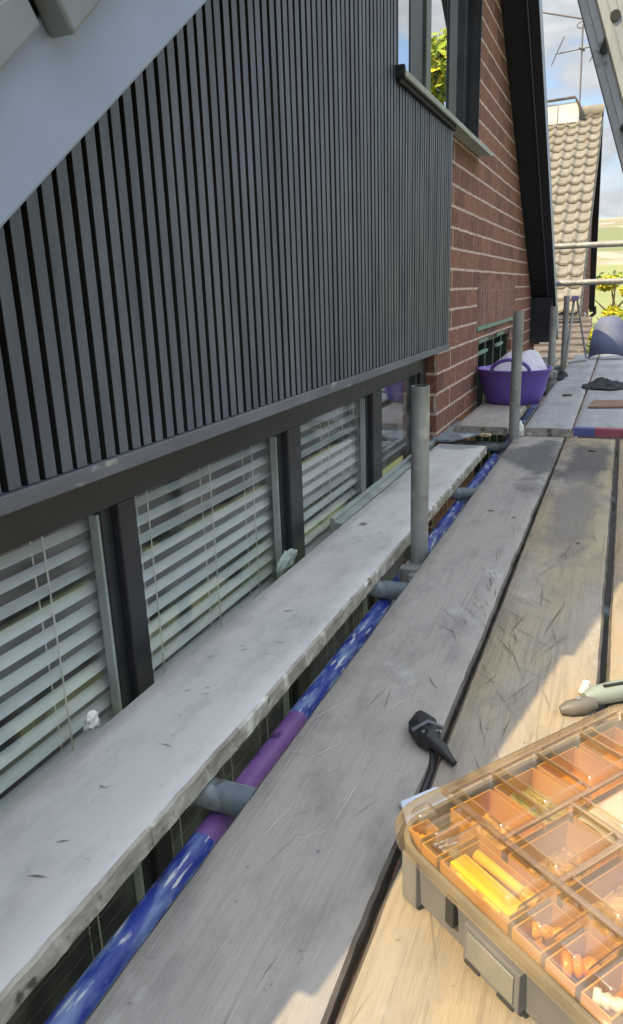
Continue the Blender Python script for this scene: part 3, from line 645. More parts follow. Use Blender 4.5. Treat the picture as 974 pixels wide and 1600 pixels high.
# ------------------------------------------------------------------ purple tub
tub = empty('flexible_tub', (-.565, 4.42, .041), 'purple flexible rubble tub filled with pale sheeting, on the boards by the wall', 'tub')
C_ = (-.565, 4.42, .041)
mb = MB(); prof = [(.0, .0), (.145, .0), (.158, .010), (.172, .06), (.190, .13), (.204, .185), (.213, .192), (.213, .200), (.200, .199), (.186, .13), (.166, .06), (.15, .016), (0, .014)]
mb.lathe(prof, C_, 48, sy=.92); mb.build('tub_body', M['purple'], tub)
for s in (-1, 1):
    pts = []
    for k in range(17):
        a = math.pi*k/16
        th_ = -.55+1.10*k/16
        rr_ = .207+.012*math.sin(a)
        pts.append((C_[0]+rr_*math.sin(th_)*1.0, C_[1]+s*rr_*.92*math.cos(th_), C_[2]+.19+.072*math.sin(a)**.6))
    MB().tube(pts, .0105, 10).build('handle', M['purple'], tub)
def heap(c, rx, ry, h, seed, peaks):
    mb = MB()
    def fn(u, v):
        a = u*math.tau; r = v
        x = math.cos(a)*r; y = math.sin(a)*r
        z = (1-r*r)*.25
        for (px, py, ph, pw) in peaks: z += ph*max(0, 1-math.hypot(x-px, y-py)/pw)
        z += .16*noise.noise(Vector((x*3+seed, y*3, 0)))*(1-r**4)
        return (c[0]+x*rx, c[1]+y*ry, c[2]+z*h)
    mb.grid(40, 14, fn, 0, False); return mb
tag(heap((-.575, 4.42, .21), .192, .17, .15, 4, [(.15, -.1, .65, .9), (.7, .1, .4, .5)]).build('plastic_sheet', M['sack'], origin=(-.575, 4.42, .21), recalc=False), 'crumpled pale plastic sheeting heaped inside the purple tub', 'plastic sheet')
mb = MB()
T = Matrix.Translation((-.47, 4.47, .275)) @ Matrix.Rotation(R(32), 4, 'Y') @ Matrix.Rotation(R(10), 4, 'Z')
mb.grid(8, 6, lambda u, v: T @ Vector(((u-.5)*.22, (v-.5)*.2, .012*noise.noise(Vector((u*3, v*3, 1))))), 0, False)
mb.grid(8, 6, lambda u, v: T @ Vector(((u-.5)*.22, (v-.5)*.2, -.006+.012*noise.noise(Vector((u*3, v*3, 1))))), 0, False)
tag(mb.build('board_offcut', M['sack2'], origin=(-.47, 4.47, .275)), 'pale green grey board offcut sticking out of the purple tub at the right', 'offcut')

def lump(name, c, r, m, label, cat, seed=0, flat=.6, n=2, jag=.35):
    bm = bmesh.new(); bmesh.ops.create_icosphere(bm, subdivisions=n, radius=1)
    for v in bm.verts:
        d = 1+jag*noise.noise(v.co*1.7+Vector((seed, 0, 0)))+.5*jag*noise.noise(v.co*4+Vector((seed, 3, 0)))
        v.co = Vector((v.co.x*r[0]*d, v.co.y*r[1]*d, max(-r[2]*.75, v.co.z*r[2]*d)))
    me = bpy.data.meshes.new(name); bm.to_mesh(me); bm.free(); me.materials.append(m)
    o = bpy.data.objects.new(name, me); col.objects.link(o); o.location = (c[0], c[1], c[2]+r[2]*.75)
    return tag(o, label, cat)
lump('plastic_scrap', (-.418, 3.585, .0), (.016, .022, .04), M['white'], 'small white plastic scrap wedged by the foot of the second upright', 'scrap', 1, n=3)
lump('mortar_crumb', (-.575, 3.53, .0), (.03, .02, .012), mat('crumb', srgb(196, 176, 140), srgb(160, 140, 110), 20, rough=.9), 'beige mortar crumb in front of the short board end', 'mortar crumb', 2)
lump('wood_chip', (-.285, 4.73, .041), (.034, .018, .007), M['scratch'], 'small dark chip lying on the raised board right of the tub', 'wood chip', 3)
lump('wood_chip', (-.08, 3.3, .001), (.016, .009, .004), M['scratch'], 'tiny dark chip in front of the red painted board end', 'wood chip', 7)
lump('rubble_bits', (-.40, 5.62, .041), (.04, .12, .035), M['clothblack'], 'dark bundle of straps heaped behind the third upright', 'strap bundle', 5, n=3, jag=.7)
lump('crumpled_tissue', (-.797, .87, -.020), (.010, .016, .018), M['white'], 'small white crumpled tissue against the window behind the dusty board', 'tissue', 6, n=3)

# black cloth on the far board
cl = MB()
def cf(u, v):
    x = (u-.5); y = (v-.5)
    r = math.hypot(x*2, y*2)
    z = .012+.045*math.exp(-((x+.12)**2/.03+(y-.15)**2/.09))+.03*max(0, noise.noise(Vector((x*6, y*6, 3))))
    return (-.075+x*.26+.03*noise.noise(Vector((x*3, y*4, 5))), 5.20+y*.36+.05*x+.05*noise.noise(Vector((x*4, y*3, 9))), .041+z*max(0, 1-r**5*.25))
cl.grid(26, 22, cf, 0, True); cl.grid(26, 22, lambda u, v: (cf(u, v)[0], cf(u, v)[1], .0415), 0)
tag(cl.build('black_cloth', M['clothblack'], origin=(-.05, 5.2, .041)), 'crumpled black cloth lying across the raised boards', 'cloth')
mb = MB(); mb.prism([(-.145, 4.24), (.12, 4.30), (.13, 4.56), (-.125, 4.50)], .042, .052, 'z')
tag(mb.build('cardboard_offcut', M['card'], origin=(-.05, 4.35, .042), bevel=.002), 'flat brown cardboard offcut on the board in front of the black cloth', 'cardboard')

# ridge tile standing on the end of the boards
mb = MB(); n = 20; L = .40
T = Matrix.Translation((-.115, 7.22, .042)) @ Matrix.Rotation(R(70), 4, 'X')
vs = []; fs = []
def arc(rad, ln, flat=.0):
    out = []
    for k in range(n+1):
        a = math.pi*k/n
        out.append((math.cos(a)*rad, ln, math.sin(a)*rad))
    return out
for j, (ln, rr_) in enumerate([(0, .160), (.15, .153), (.28, .134), (L-.04, .095)]):
    for q in (rr_, rr_-.014):
        vs += [T @ Vector((x, y_, z)) for (x, y_, z) in arc(q, ln)]
W_ = n+1
for j in range(3):
    a0 = j*2*W_; b0 = (j+1)*2*W_
    for k in range(n):
        fs.append((a0+k, a0+k+1, b0+k+1, b0+k)); fs.append((a0+W_+k, b0+W_+k, b0+W_+k+1, a0+W_+k+1))
    for k in (0, n): fs.append((a0+k, b0+k, b0+W_+k, a0+W_+k))
for a0 in (0, 3*2*W_):
    for k in range(n): fs.append((a0+k, a0+W_+k, a0+W_+k+1, a0+k+1))
mb.add(vs, fs, 0, True)
tag(mb.build('ridge_tile', M['bluegrey'], origin=(-.115, 7.28, .045)), 'blue grey half round ridge tile propped up at the far end of the boards', 'ridge tile')
# trestle frame by the fourth upright
tr = empty('metal_trestle', (-.38, 6.75, .041), 'thin grey metal trestle frame standing beside the farthest upright', 'trestle')
MB().tube([(-.43, 6.7, .05), (-.405, 6.85, .58)], .011, 10).build('leg', M['steel'], tr)
MB().tube([(-.275, 6.95, .05), (-.385, 6.87, .58)], .009, 10).build('leg', M['steel'], tr)
MB().tube([(-.43, 6.7, .055), (-.275, 6.95, .055)], .009, 10).build('stretcher', M['steel'], tr)
MB().box(-.425, -.37, 6.80, 6.92, .56, .60).build('hinge_plate', mat('hinge', srgb(120, 108, 150), rough=.5), tr, bevel=.004)

# ------------------------------------------------------------------ ladder
lad = empty('extension_ladder', (.42, 2.85, 0), 'aluminium ladder leaning steeply against the roof above the boards', 'ladder')
ldir = Vector((-.19, 0.0, .56)).normalized()
def lp(foot, t): return foot+ldir*t
def stile(foot, parent):
    mb = MB(); w2_ = .037; th = .026
    side = Vector((ldir.z, 0, -ldir.x)); depth = Vector((-.13, .99, 0)).normalized()
    Lh = 3.45
    def bar(a0, a1, d0, d1, mi=0):
        vs = []
        for t in (-.0, Lh):
            for a in (a0, a1):
                for d in (d0, d1): vs.append(lp(foot, t)+side*a+depth*d)
        mb.add(vs, [(0, 1, 3, 2), (4, 6, 7, 5), (0, 4, 5, 1), (2, 3, 7, 6), (0, 2, 6, 4), (1, 5, 7, 3)], mi)
    bar(-w2_, w2_, 0, .004)
    bar(-w2_, -w2_+.004, .004, th); bar(w2_-.004, w2_, .004, th)
    bar(-.012, -.009, -.003, 0); bar(.012, .015, -.003, 0)
    return mb.build('stile', M['alu'], parent, bevel=.001)
# foot positions of near and far stile centres
def foot_of(p): p = Vector(p); t = p.z/ldir.z; return p-ldir*t
fN = foot_of((-.098, 2.75, 1.475)); fF = foot_of((-.142, 3.10, 1.481))
for ft in (fN, fF):
    stile(ft, lad)
    mb = MB(); mb.tube([ft+Vector((0, .013, 0)), ft+ldir*.06+Vector((0, .013, 0))], .034, 12); mb.build('rubber_foot', M['rubber'], lad)
tz = (Vector((-.098, 2.75, 1.475))-fN).length
tt = tz-5*.27
while tt < 3.4:
    a = lp(fN, tt)+Vector((0, -.006, 0)); b = lp(fF, tt)
    mb = MB(); mb.tube([a, b], .0145, 14, 0); mb.tube([a+(a-b)*.001, a+(a-b).normalized()*.003], .0155, 14, 1)
    mb.build('rung', [M['alu_dark'], M['rubber']], lad); tt += .27

# ------------------------------------------------------------------ organiser case
UA = R(-36); P0 = Vector((-.215, .69, .002))
TO = Matrix.Translation(P0) @ Matrix.Rotation(UA, 4, 'Z')
WU, WV, HB, HL = .345, .455, .082, .108
def octo(u0, u1, v0, v1, c, seg=4):
    pts = []
    for (cu, cv, a0) in ((u0+c, v0+c, 180), (u1-c, v0+c, 270), (u1-c, v1-c, 0), (u0+c, v1-c, 90)):
        for k in range(seg+1): a = R(a0+90*k/seg); pts.append((cu+c*math.cos(a), cv+c*math.sin(a)))
    return pts
case = empty('organiser_case', P0, 'grey organiser case with clear lid over orange compartments, bottom right on the boards', 'organiser case')
def loft(mb, loops, mi=0, capb=True, capt=True, smooth=False, T=TO):
    n = len(loops[0][0]); base = []
    for (pl, z) in loops: base += [T @ Vector((a, b, z)) for a, b in pl]
    fs = []
    for j in range(len(loops)-1):
        for k in range(n): fs.append((j*n+k, j*n+(k+1) % n, (j+1)*n+(k+1) % n, (j+1)*n+k))
    if capb: fs.append(tuple(range(n))[::-1])
    if capt: fs.append(tuple((len(loops)-1)*n+k for k in range(n)))
    mb.add(base, fs, mi, smooth); return mb
mb = MB()
loft(mb, [(octo(.024, WU-.024, .022, WV-.022, .04), 0), (octo(.018, WU-.018, .016, WV-.016, .042), .004), (octo(.009, WU-.009, .008, WV-.008, .045), HB-.012), (octo(.004, WU-.004, .003, WV-.003, .047), HB-.010), (octo(.004, WU-.004, .003, WV-.003, .047), HB),
          (octo(.010, WU-.010, .009, WV-.009, .043), HB), (octo(.014, WU-.014, .013, WV-.013, .04), .006)], capt=True)
# ribs and recess on the front wall
for a, b, d in ((.03, .055, .004), (.29, .315, .004)):
    mb.box(a, b, .004, .02, .004, HB-.014, 0, TO)
mb.build('case_body', M['casegrey'], case, bevel=.0015)
mb = MB()
mb.box(.105, .118, .003, .02, .030, .066, 0, TO); mb.build('recess', M['casedark'], case, bevel=.002)
mb = MB(); Tl = TO
mb.box(.138, .214, .000, .016, .012, .060, 0, Tl); mb.box(.144, .208, -.002, -.0001, .020, .054, 1, Tl)
for a_ in (.142, .188): mb.box(a_, a_+.022, -.0025, -.0002, .0125, .0165, 2, Tl)
mb.build('latch', [M['casegrey'], M['latchface'], M['casedark']], case, bevel=.0015)
# the orange insert: bins of the layout
rows = [(.085, .151), (.157, .228), (.235, .310), (.318, .395)]
bins = []
for (a, b) in rows: bins.append((.022, .106, a, b))
for (a, b) in ((.087, .185), (.195, .290), (.300, .395)): bins += [(.114, .182, a, b), (.190, .256, a, b)]
for (a, b) in rows: bins.append((.264, .325, a, b))
front = [(.020, .042, .022, .050), (.048, .074, .018, .076), (.080, .180, .018, .076), (.186, .222, .018, .076), (.228, .262, .018, .076), (.268, .30, .018, .076)]
mb = MB()
def binbox(a, b, c, d, top=.084, t=.0016, bot=.010):
    mb.box(a, b, c, d, bot-.002, bot, 0, TO)
    for q in ((a, a+t, c, d), (b-t, b, c, d), (a+t, b-t, c, c+t), (a+t, b-t, d-t, d)): mb.box(*q, bot, top, 0, TO)
for q in bins: binbox(*q, bot=.045)
for q in front: binbox(*q, bot=.05)
mb.build('orange_insert', M['bin'], case)
# clear lid: rim, skirt, sheet and a raised dome per bin
mb = MB()
loft(mb, [(octo(-.004, WU+.004, -.004, WV+.004, .05, 6), HB-.006), (octo(-.005, WU+.005, -.005, WV+.005, .05, 6), HB+.010), (octo(0, WU, 0, WV, .048, 6), HB+.018), (octo(.010, WU-.010, .010, WV-.010, .042, 6), HB+.020)], capb=False, capt=False, smooth=True)
mb.build('lid_rim', M['lid_edge'], case)
mb = MB(); loft(mb, [(octo(.010, WU-.010, .010, WV-.010, .042, 6), HB+.0195)], capb=False, capt=True)
def dome(a, b, c, d, h=.011, t=.006, z=HB+.0205):
    o1 = octo(a, b, c, d, .006, 3); o2 = octo(a+t*.5, b-t*.5, c+t*.5, d-t*.5, .005, 3); o3 = octo(a+t, b-t, c+t, d-t, .004, 3)
    loft(mb, [(o1, z), (o2, z+h*.9), (o3, z+h)], capb=False, capt=False, smooth=True)
    o4 = octo(a+t*2, b-t*2, c+t*2, d-t*2, .003, 3); loft(mb, [(o3, z+h), (o4, z+h*.25)], capb=False, capt=True, smooth=False)
for q in bins: dome(*q)
for q in front: dome(*q, h=.009, t=.004)
mb.build('lid', M['lid'], case)
mb = MB()
for q in bins:      # rim of each raised window catches the light
    a, b, c, d = q; z = HB+.0318; t = .0022; e = .006
    for r4 in ((a+e, b-e, c+e-t, c+e), (a+e, b-e, d-e, d-e+t), (a+e-t, a+e, c+e, d-e), (b-e, b-e+t, c+e, d-e)): mb.box(*r4, z, z+.0012, 0, TO)
mb.build('lid_ridge', M['lid_edge'], case)
# cloudy ribs of the lid between the raised windows
mb = MB(); z = HB+.0207
us = [(.013, .0205), (.1065, .1135), (.1825, .1895), (.2565, .2635), (.3255, .332)]
for (a, b) in us: mb.box(a, b, .0785, .402, z, z+.0045, 0, TO)
mb.box(.013, .332, .077, .0845, z+.0002, z+.006, 0, TO)
for (a, b) in rows:
    mb.box(.0205, .1065, b+.0005, b+.0055, z, z+.004, 0, TO); mb.box(.2635, .3255, b+.0005, b+.0055, z, z+.004, 0, TO)
for v_ in (.1855, .2905): mb.box(.1135, .2565, v_, v_+.009, z, z+.004, 0, TO)
mb.build('lid_rib', M['lid_rib'], case, bevel=.001)
# contents
def heap_in(name, q, m, label, cat, h=.018, z=.0455, seed=1, kind=None):
    a, b, c, d = q; mb = MB()
    a += .002; b -= .002; c += .002; d -= .002
    mb.grid(20, 20, lambda u, v: TO @ Vector((a+(b-a)*u, c+(d-c)*v, z+h*(.55+.45*noise.noise(Vector((u*3, v*3, seed))))+.005*noise.noise(Vector((u*16, v*16, seed))))), 0, False)
    o = mb.build(name, m, origin=TO @ Vector(((a+b)/2, (c+d)/2, z)), recalc=False); tag(o, label, cat); o['kind'] = 'stuff'; return o
heap_in('wall_plugs', bins[1], M['green'], 'green wall plugs heaped in the second compartment from the near corner', 'wall plugs', .022, seed=2)
heap_in('brass_screws', bins[0], M['screw'], 'brass screws heaped in the compartment nearest the left corner', 'screws', .010, seed=3)
heap_in('brass_screws', bins[4], M['screw'], 'brass screws spread in the large middle compartment', 'screws', .008, seed=4)
heap_in('brass_screws', bins[5], M['screw'], 'brass screws in the large compartment behind the round orange cup', 'screws', .014, seed=5)
# paper label in the white compartment
q = bins[6]
mb = MB(); mb.grid(8, 8, lambda u, v: TO @ Vector((q[0]+.003+(q[1]-q[0]-.006)*u, q[2]+.003+(q[3]-q[2]-.006)*v, .083+.003*math.sin(u*5+v*2))), 0, True)
mb.grid(8, 8, lambda u, v: TO @ Vector((q[0]+.003+(q[1]-q[0]-.006)*u, q[2]+.003+(q[3]-q[2]-.006)*v, .082+.003*math.sin(u*5+v*2))), 0, True)
tag(mb.build('paper_packet', M['paper'], origin=TO @ Vector((.15, .24, .08))), 'white paper packet filling one compartment under the clear lid', 'packet')
# yellow bit holder
yb = empty('yellow_bit_holder', TO @ Vector((.13, .045, .06)), 'bright yellow bit holder lying in the long front compartment of the case', 'bit holder')
mb = MB(); mb.box(.086, .174, .026, .050, .060, .084, 0, TO); mb.box(.10, .13, .021, .026, .062, .082, 0, TO); mb.box(.14, .165, .022, .026, .062, .082, 0, TO)
mb.build('holder_body', M['yellow'], yb, bevel=.004)
mb = MB(); mb.tube([TO @ Vector((.092, .061, .08)), TO @ Vector((.158, .064, .08))], [.0065, .0055], 12); mb.build('holder_clip', M['yellow'], yb)
mb = MB(); mb.tube([TO @ Vector((.084, .040, .080)), TO @ Vector((.076, .040, .080))], .007, 12); mb.build('metal_tip', M['silver'], yb)
mb = MB(); mb.tube([TO @ Vector((.160, .064, .078)), TO @ Vector((.176, .066, .078))], [.010, .006], 12); mb.build('amber_cap', mat('ambercap', srgb(214, 168, 20), rough=.3), yb)
def smallrod(name, a, b, r_, mm, label, cat, z=.075):
    mb = MB(); A_, B_ = TO @ Vector((*a, z)), TO @ Vector((*b, z)); L_ = B_-A_
    mb.tube([A_+L_*k for k in (0, .06, .22, .26, .34, .38, .5, .54, .66, .7, .9, 1)], [r_*k for k in (.9, 1.05, 1.05, .72, .72, .9, .9, .7, .7, .85, .8, .4)], 14); o = mb.build(name, mm, origin=(A_+B_)/2); return tag(o, label, cat)
smallrod('orange_plug', (.192, .040), (.216, .062), .0075, plasticc('op', srgb(240, 168, 30), srgb(225, 140, 20)), 'bright orange plug in the small compartment beside the yellow bit holder', 'plug')
smallrod('orange_plug', (.233, .035), (.256, .060), .0115, plasticc('op2', srgb(226, 150, 50), srgb(214, 130, 30)), 'rounded orange plug in the fifth compartment of the front row', 'plug', .072)
smallrod('striped_capsule', (.272, .03), (.296, .045), .008, M['white'], 'white capsule in the last compartment of the front row', 'capsule')
smallrod('orange_plug', (.024, .028), (.038, .042), .006, plasticc('op3', srgb(250, 180, 30), srgb(240, 150, 20)), 'amber plug in the corner compartment at the left of the case', 'plug', .07)
rs2 = random.Random(5)
for i in range(3):
    u_ = .050+.007*i
    smallrod('silver_bit', (u_, .028+rs2.uniform(0, .01)), (u_+rs2.uniform(-.004, .006), .062), .0028, M['silver'], ['silver bit nearest the corner in the second front compartment', 'middle silver bit in the second front compartment', 'silver bit next to the yellow holder in the second front compartment'][i], 'bit')

# packet under the corner of the case
mb = MB(); mb.prism([(-.236, .835), (-.196, .885), (-.13, .86), (-.205, .775)], .002, .007, 'z')
tag(mb.build('plastic_packet', M['packet'], origin=(-.22, .85, .002), bevel=.004), 'pale blue packet sticking out behind the corner of the organiser case', 'packet')

# black clip with tail over the gap
cp = empty('black_clip', (-.235, 1.0, .002), 'small black plastic clip with stubby tail lying over the board gap', 'clip')
mb = MB()
Tc = Matrix.Translation((-.240, 1.003, .016)) @ Matrix.Rotation(R(-62), 4, 'Z') @ Matrix.Rotation(R(-8), 4, 'Y') @ Matrix.Scale(1.12, 4)
loft(mb, [([(-.045, -.006), (-.02, -.021), (.018, -.018), (.036, -.008), (.036, .008), (.018, .016), (-.02, .020), (-.045, .008)], -.013), ([(-.045, -.006), (-.02, -.021), (.018, -.018), (.036, -.008), (.036, .008), (.018, .016), (-.02, .020), (-.045, .008)], .006), ([(-.035, -.003), (-.015, -.011), (.012, -.010), (.03, -.004), (.03, .004), (.012, .009), (-.015, .010), (-.035, .004)], .014)], T=Tc)
mb.build('clip_body', M['rubber'], cp, bevel=.003)
mb = MB(); mb.tube([Tc @ Vector((.010, -.022, .006)), Tc @ Vector((.012, 0, .018)), Tc @ Vector((.010, .020, .006))], .004, 8); mb.tube([Tc @ Vector((.024, -.012, .009)), Tc @ Vector((.026, .012, .009))], .0035, 8)
mb.build('clip_ring', M['alu_dark'], cp)
mb = MB(); mb.tube([Tc @ Vector((.03, 0, 0)), (-.206, .965, .013), (-.198, .957, .011), (-.190, .950, .009), (-.182, .944, .007)], [.010, .0105, .008, .006, .005], 12)
mb.build('tail', M['rubber'], cp)
mb = MB(); mb.tube([Tc @ Vector((-.0, -.012, -.004)), (-.221, .975, .000), (-.2145, .93, -.005), (-.214, .86, -.006)], [.007, .006, .0055, .005], 10); mb.build('strap', M['rubber'], cp)

# green handled tool on the sunlit board
kn = empty('utility_knife', (.0, 1.2, .002), 'pale green handled utility knife with grey nose lying on the sunlit board', 'utility knife')
p = [(-.036, 1.148, .012), (-.018, 1.158, .014), (.0, 1.172, .016)]
mb = MB(); mb.tube([(-.046, 1.145, .008), (-.034, 1.150, .011), (-.012, 1.162, .014), (.004, 1.175, .015)], [.007, .013, .0145, .013], 14); nose = mb.build('nose', M['knifegrey'], kn)
mb = MB(); mb.tube([(-.010, 1.176, .020), (.004, 1.186, .022), (.035, 1.212, .022), (.07, 1.240, .021), (.10, 1.262, .018), (.108, 1.268, .017)], [.010, .0165, .018, .0175, .014, .008], 16); mb.build('handle', M['knifegreen'], kn)
mb = MB(); mb.tube([(.018, 1.192, .040), (.05, 1.216, .0395), (.075, 1.236, .0375)], .0028, 8); mb.build('slider_groove', M['rubber'], kn)
mb = MB(); mb.tube([(-.020, 1.158, .026), (-.020, 1.158, .0295)], .0042, 12); mb.build('screw_head', M['silver'], kn)
mb = MB(); mb.tube([(-.012, 1.222, .006), (-.010, 1.224, .026)], [.010, .006], 12); mb.build('thumb_button', M['white'], kn)
lump('plastic_bag', (-.800, 1.70, -.03), (.009, .06, .028), mat('bagm', srgb(150, 166, 158), rough=.4), 'small pale plastic bag crumpled between the dusty board and the window', 'plastic bag', 8, n=3)

# ------------------------------------------------------------------ neighbouring house (own frame, along its gable)
apx = Vector((-.585, 14.0, 3.328)); ev = Vector((-.515, 9.832, .364)); fe = Vector((-.73, 18.168, .364))
gy = (apx-ev); gy.z = 0; gy.normalize(); gx = Vector((-gy.y, gy.x, 0))       # gx points left (into the roof)
nh = empty('neighbour_house', (-.63, 14, GZ), 'neighbouring brick house with pale pantiled roof and black bargeboards', 'house')
half = (apx-ev).xy.length; rise = apx.z-ev.z
def npnt(s, d, z): return Vector((apx.x, apx.y, 0))+gy*s+gx*d+Vector((0, 0, z))
mb = MB()
vs = [npnt(s, d, z) for d in (.09, 7) for s, z in ((-half+.25, GZ), (half-.25, GZ), (half-.25, ev.z+.05), (0, apx.z-.15), (-half+.25, ev.z+.05))]
mb.add(vs, [(0, 1, 2, 3, 4), (9, 8, 7, 6, 5), (0, 5, 6, 1), (1, 6, 7, 2), (4, 9, 5, 0)])
mb.build('wall', brick('neighbour_brick', 'YZ', course=.1, length=.3, cols=(srgb(128, 76, 70), srgb(104, 62, 60)), mort=srgb(150, 120, 112)), nh)
# pantiled slopes: wavy grid, stepped courses
def slope(sign):
    mb = MB(); course = .25; nrow = int(math.hypot(half+.15, rise)/course)+1; pitchv = Vector((0, 0, rise))/half
    Lr = math.hypot(half, rise)
    wv = .175; nx = 150
    for r_i in range(nrow):
        q0 = r_i*course; q1 = min(Lr+.02, q0+course+.03)
        vs = []; fs = []
        for j, q in enumerate((q0, q1)):
            for i in range(nx+1):
                d = .0+3.2*i/nx
                bump = .019*math.cos(d/wv*math.tau)+.008*math.cos(d/wv*math.tau*2)
                t = q/Lr; s = sign*(-half+half*t) ; z = ev.z+rise*t
                lift = bump+(.045 if j == 0 else 0.0)
                P_ = npnt(s, d, z)+Vector((0, 0, 1))*lift*.8+gy*(-sign)*lift*.55
                vs.append(P_)
        vs2 = [v-Vector((0, 0, .03)) for v in vs[:nx+1]]
        for i in range(nx): fs.append((i, i+1, nx+2+i, nx+1+i)); fs.append((i, 2*nx+2+i, 2*nx+3+i, i+1))
        mb.add(vs+vs2, fs, 0, False)
    # core
    return mb
ro = slope(1).build('roof', M['tile'], nh, recalc=False); slope(-1).build('roof', M['tile'], nh, recalc=False)
mb = MB()
for sgn in (1, -1):
    vs = [npnt(s, d, z) for d in (.02, 7) for s, z in ((-sgn*half, ev.z-.02), (0, apx.z-.02), (0, apx.z-.12), (-sgn*half, ev.z-.12))]
    mb.add(vs, [(0, 1, 2, 3), (7, 6, 5, 4), (0, 4, 5, 1), (1, 5, 6, 2), (2, 6, 7, 3), (3, 7, 4, 0)])
mb.build('roof_deck', M['tile_grey'], nh)
mb = MB(); mb.tube([npnt(0, -.02, apx.z+.03), npnt(0, 7, apx.z+.03)], .11, 14); mb.build('ridge', M['tile'], nh)
# far bargeboard with soffit, near verge
mb = MB()
vs = [npnt(s, d, z) for d in (-.02, .085) for s, z in ((0, apx.z-.02), (half+.1, ev.z-.06), (half+.1, ev.z-.28), (0, apx.z-.22))]
mb.add(vs, [(0, 1, 2, 3), (7, 6, 5, 4), (0, 4, 5, 1), (1, 5, 6, 2), (2, 6, 7, 3), (3, 7, 4, 0)]); mb.build('bargeboard', M['darkplastic'], nh)
mb = MB()
vs = [npnt(s, d, z) for d in (-.02, .02) for s, z in ((0, apx.z-.0), (-half-.02, ev.z-.02), (-half-.02, ev.z-.14), (0, apx.z-.12))]
mb.add(vs, [(0, 1, 2, 3), (7, 6, 5, 4), (0, 4, 5, 1), (1, 5, 6, 2), (2, 6, 7, 3), (3, 7, 4, 0)]); mb.build('verge', M['tile'], nh)
mb = MB(); mb.tube([npnt(-half-.05, -.02, ev.z-.12), npnt(-half-.05, 6, ev.z-.12)], .055, 12); mb.build('gutter', M['darkplastic'], nh)
mb = MB(); a_, b_ = npnt(-half+.03, .0, ev.z-.30), npnt(-half+.06, 6, ev.z-.14)
T = Matrix.Translation(a_) @ Matrix.Rotation(math.atan2(gy.y, gy.x), 4, 'Z'); mb.box(0, .03, 0, 6, 0, .15, 0, T); mb.build('fascia', M['white'], nh)
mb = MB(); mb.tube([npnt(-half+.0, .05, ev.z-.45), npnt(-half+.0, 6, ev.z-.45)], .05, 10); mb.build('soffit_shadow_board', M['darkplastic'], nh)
c0 = npnt(half+.05, -.02, ev.z-.16)
mb = MB(); mb.tube([c0, c0+Vector((.02, -.02, -.14)), c0+Vector((-.22, -.1, -.36)), c0+Vector((-.24, -.1, -.6)), c0+Vector((-.24, -.1, -2.2))], .04, 10); mb.build('drainpipe', M['darkplastic'], nh)
mb = MB(); mb.tube([c0+Vector((0, 0, .0)), c0+Vector((-5, 0, 0))], .06, 10); mb.build('gutter', M['darkplastic'], nh)
# low white dormer block on the ridge
mb = MB(); A_ = npnt(.1, .30, 3.25); mb.box(-1.25, -.93, 13.75, 14.3, 3.2, 3.50); mb.box(-1.25-1.2, -1.26, 13.75, 14.3, 3.2, 3.50)
mb.build('ridge_flashing', M['white'], nh, bevel=.01)
mb = MB(); mb.tube([(-2.4, 13.72, 3.52), (-1.0, 13.72, 3.56), (-.93, 13.72, 3.44), (-.90, 13.72, 3.33)], .022, 8); mb.build('flashing_edge', M['tile_grey'], nh)
# TV aerial
ae = empty('tv_aerial', (-.93, 13.9, 3.35), 'thin grey television aerial on a mast above the neighbouring roof', 'aerial')
MB().tube([(-.935, 13.9, 3.30), (-.965, 13.9, 4.62)], .014, 8).build('mast', M['aerial'], ae)
MB().tube([(-1.75, 13.9, 4.92), (-.86, 13.9, 4.66)], .014, 8).build('boom', M['aerial'], ae)
pts = [(-.965+.085*math.cos(k*math.tau/16), 13.9, 4.61+.045*math.sin(k*math.tau/16)) for k in range(16)]
MB().tube(pts, .010, 6, closed=True).build('loop', M['aerial'], ae)
MB().tube([(-1.36, 13.9, 4.255), (-.77, 13.9, 4.29)], .011, 8).build('boom', M['aerial'], ae)
MB().tube([(-1.22, 13.7, 4.43), (-1.43, 14.1, 4.15)], .009, 6).build('element', M['aerial'], ae)
MB().tube([(-.70, 13.7, 4.26), (-.84, 14.1, 4.13)], .009, 6).build('element', M['aerial'], ae)
MB().tube([(-1.0, 13.85, 4.28), (-.92, 13.95, 4.26)], .016, 6).build('clamp', M['aerial'], ae)

# garage with low tiled roof between the two houses
ga = empty('garage', (-1.5, 9, GZ), 'low brick garage with grey brown tiled roof beyond the end of the boards', 'garage')
mb = MB(); mb.box(-4, -.45, 8.35, 9.7, GZ, -.18); mb.build('wall', M['brick_end'], ga)
mb = MB(); nrow = 7
for k in range(nrow):
    y0_ = 8.2+k*.23; z0_ = -.14+k*.055
    mb.prism([(y0_, z0_), (y0_+.26, z0_+.045), (y0_+.26, z0_+.065), (y0_, z0_+.03)], -4.1, -.36, 'x')
mb.build('roof', M['tile_grey'], ga)
mb = MB(); mb.tube([(-4.1, 9.82, .25), (-.36, 9.82, .25)], .06, 12); mb.build('ridge', M['tile_grey'], ga)
# white garden gate and pale slab beyond
mb = MB(); mb.box(-.60, -.56, 10.6, 10.66, GZ, .35); mb.box(-.50, -.47, 10.6, 10.66, GZ, .33)
tag(mb.build('white_gatepost', M['white'], origin=(-.55, 10.6, GZ), bevel=.01), 'slim white gatepost at the corner of the neighbouring house', 'gatepost')
mb = MB(); mb.box(.0, 6, 24, 24.25, GZ, -1.35)
tag(mb.build('garden_wall', M['white'], origin=(3, 24, GZ), bevel=.02), 'low white garden wall in front of the yellow bushes', 'wall')
lw = MB(); lw.box(-.4, 5, 18.5, 23, GZ+.02, GZ+.05); struct('path', lw, M['white'])

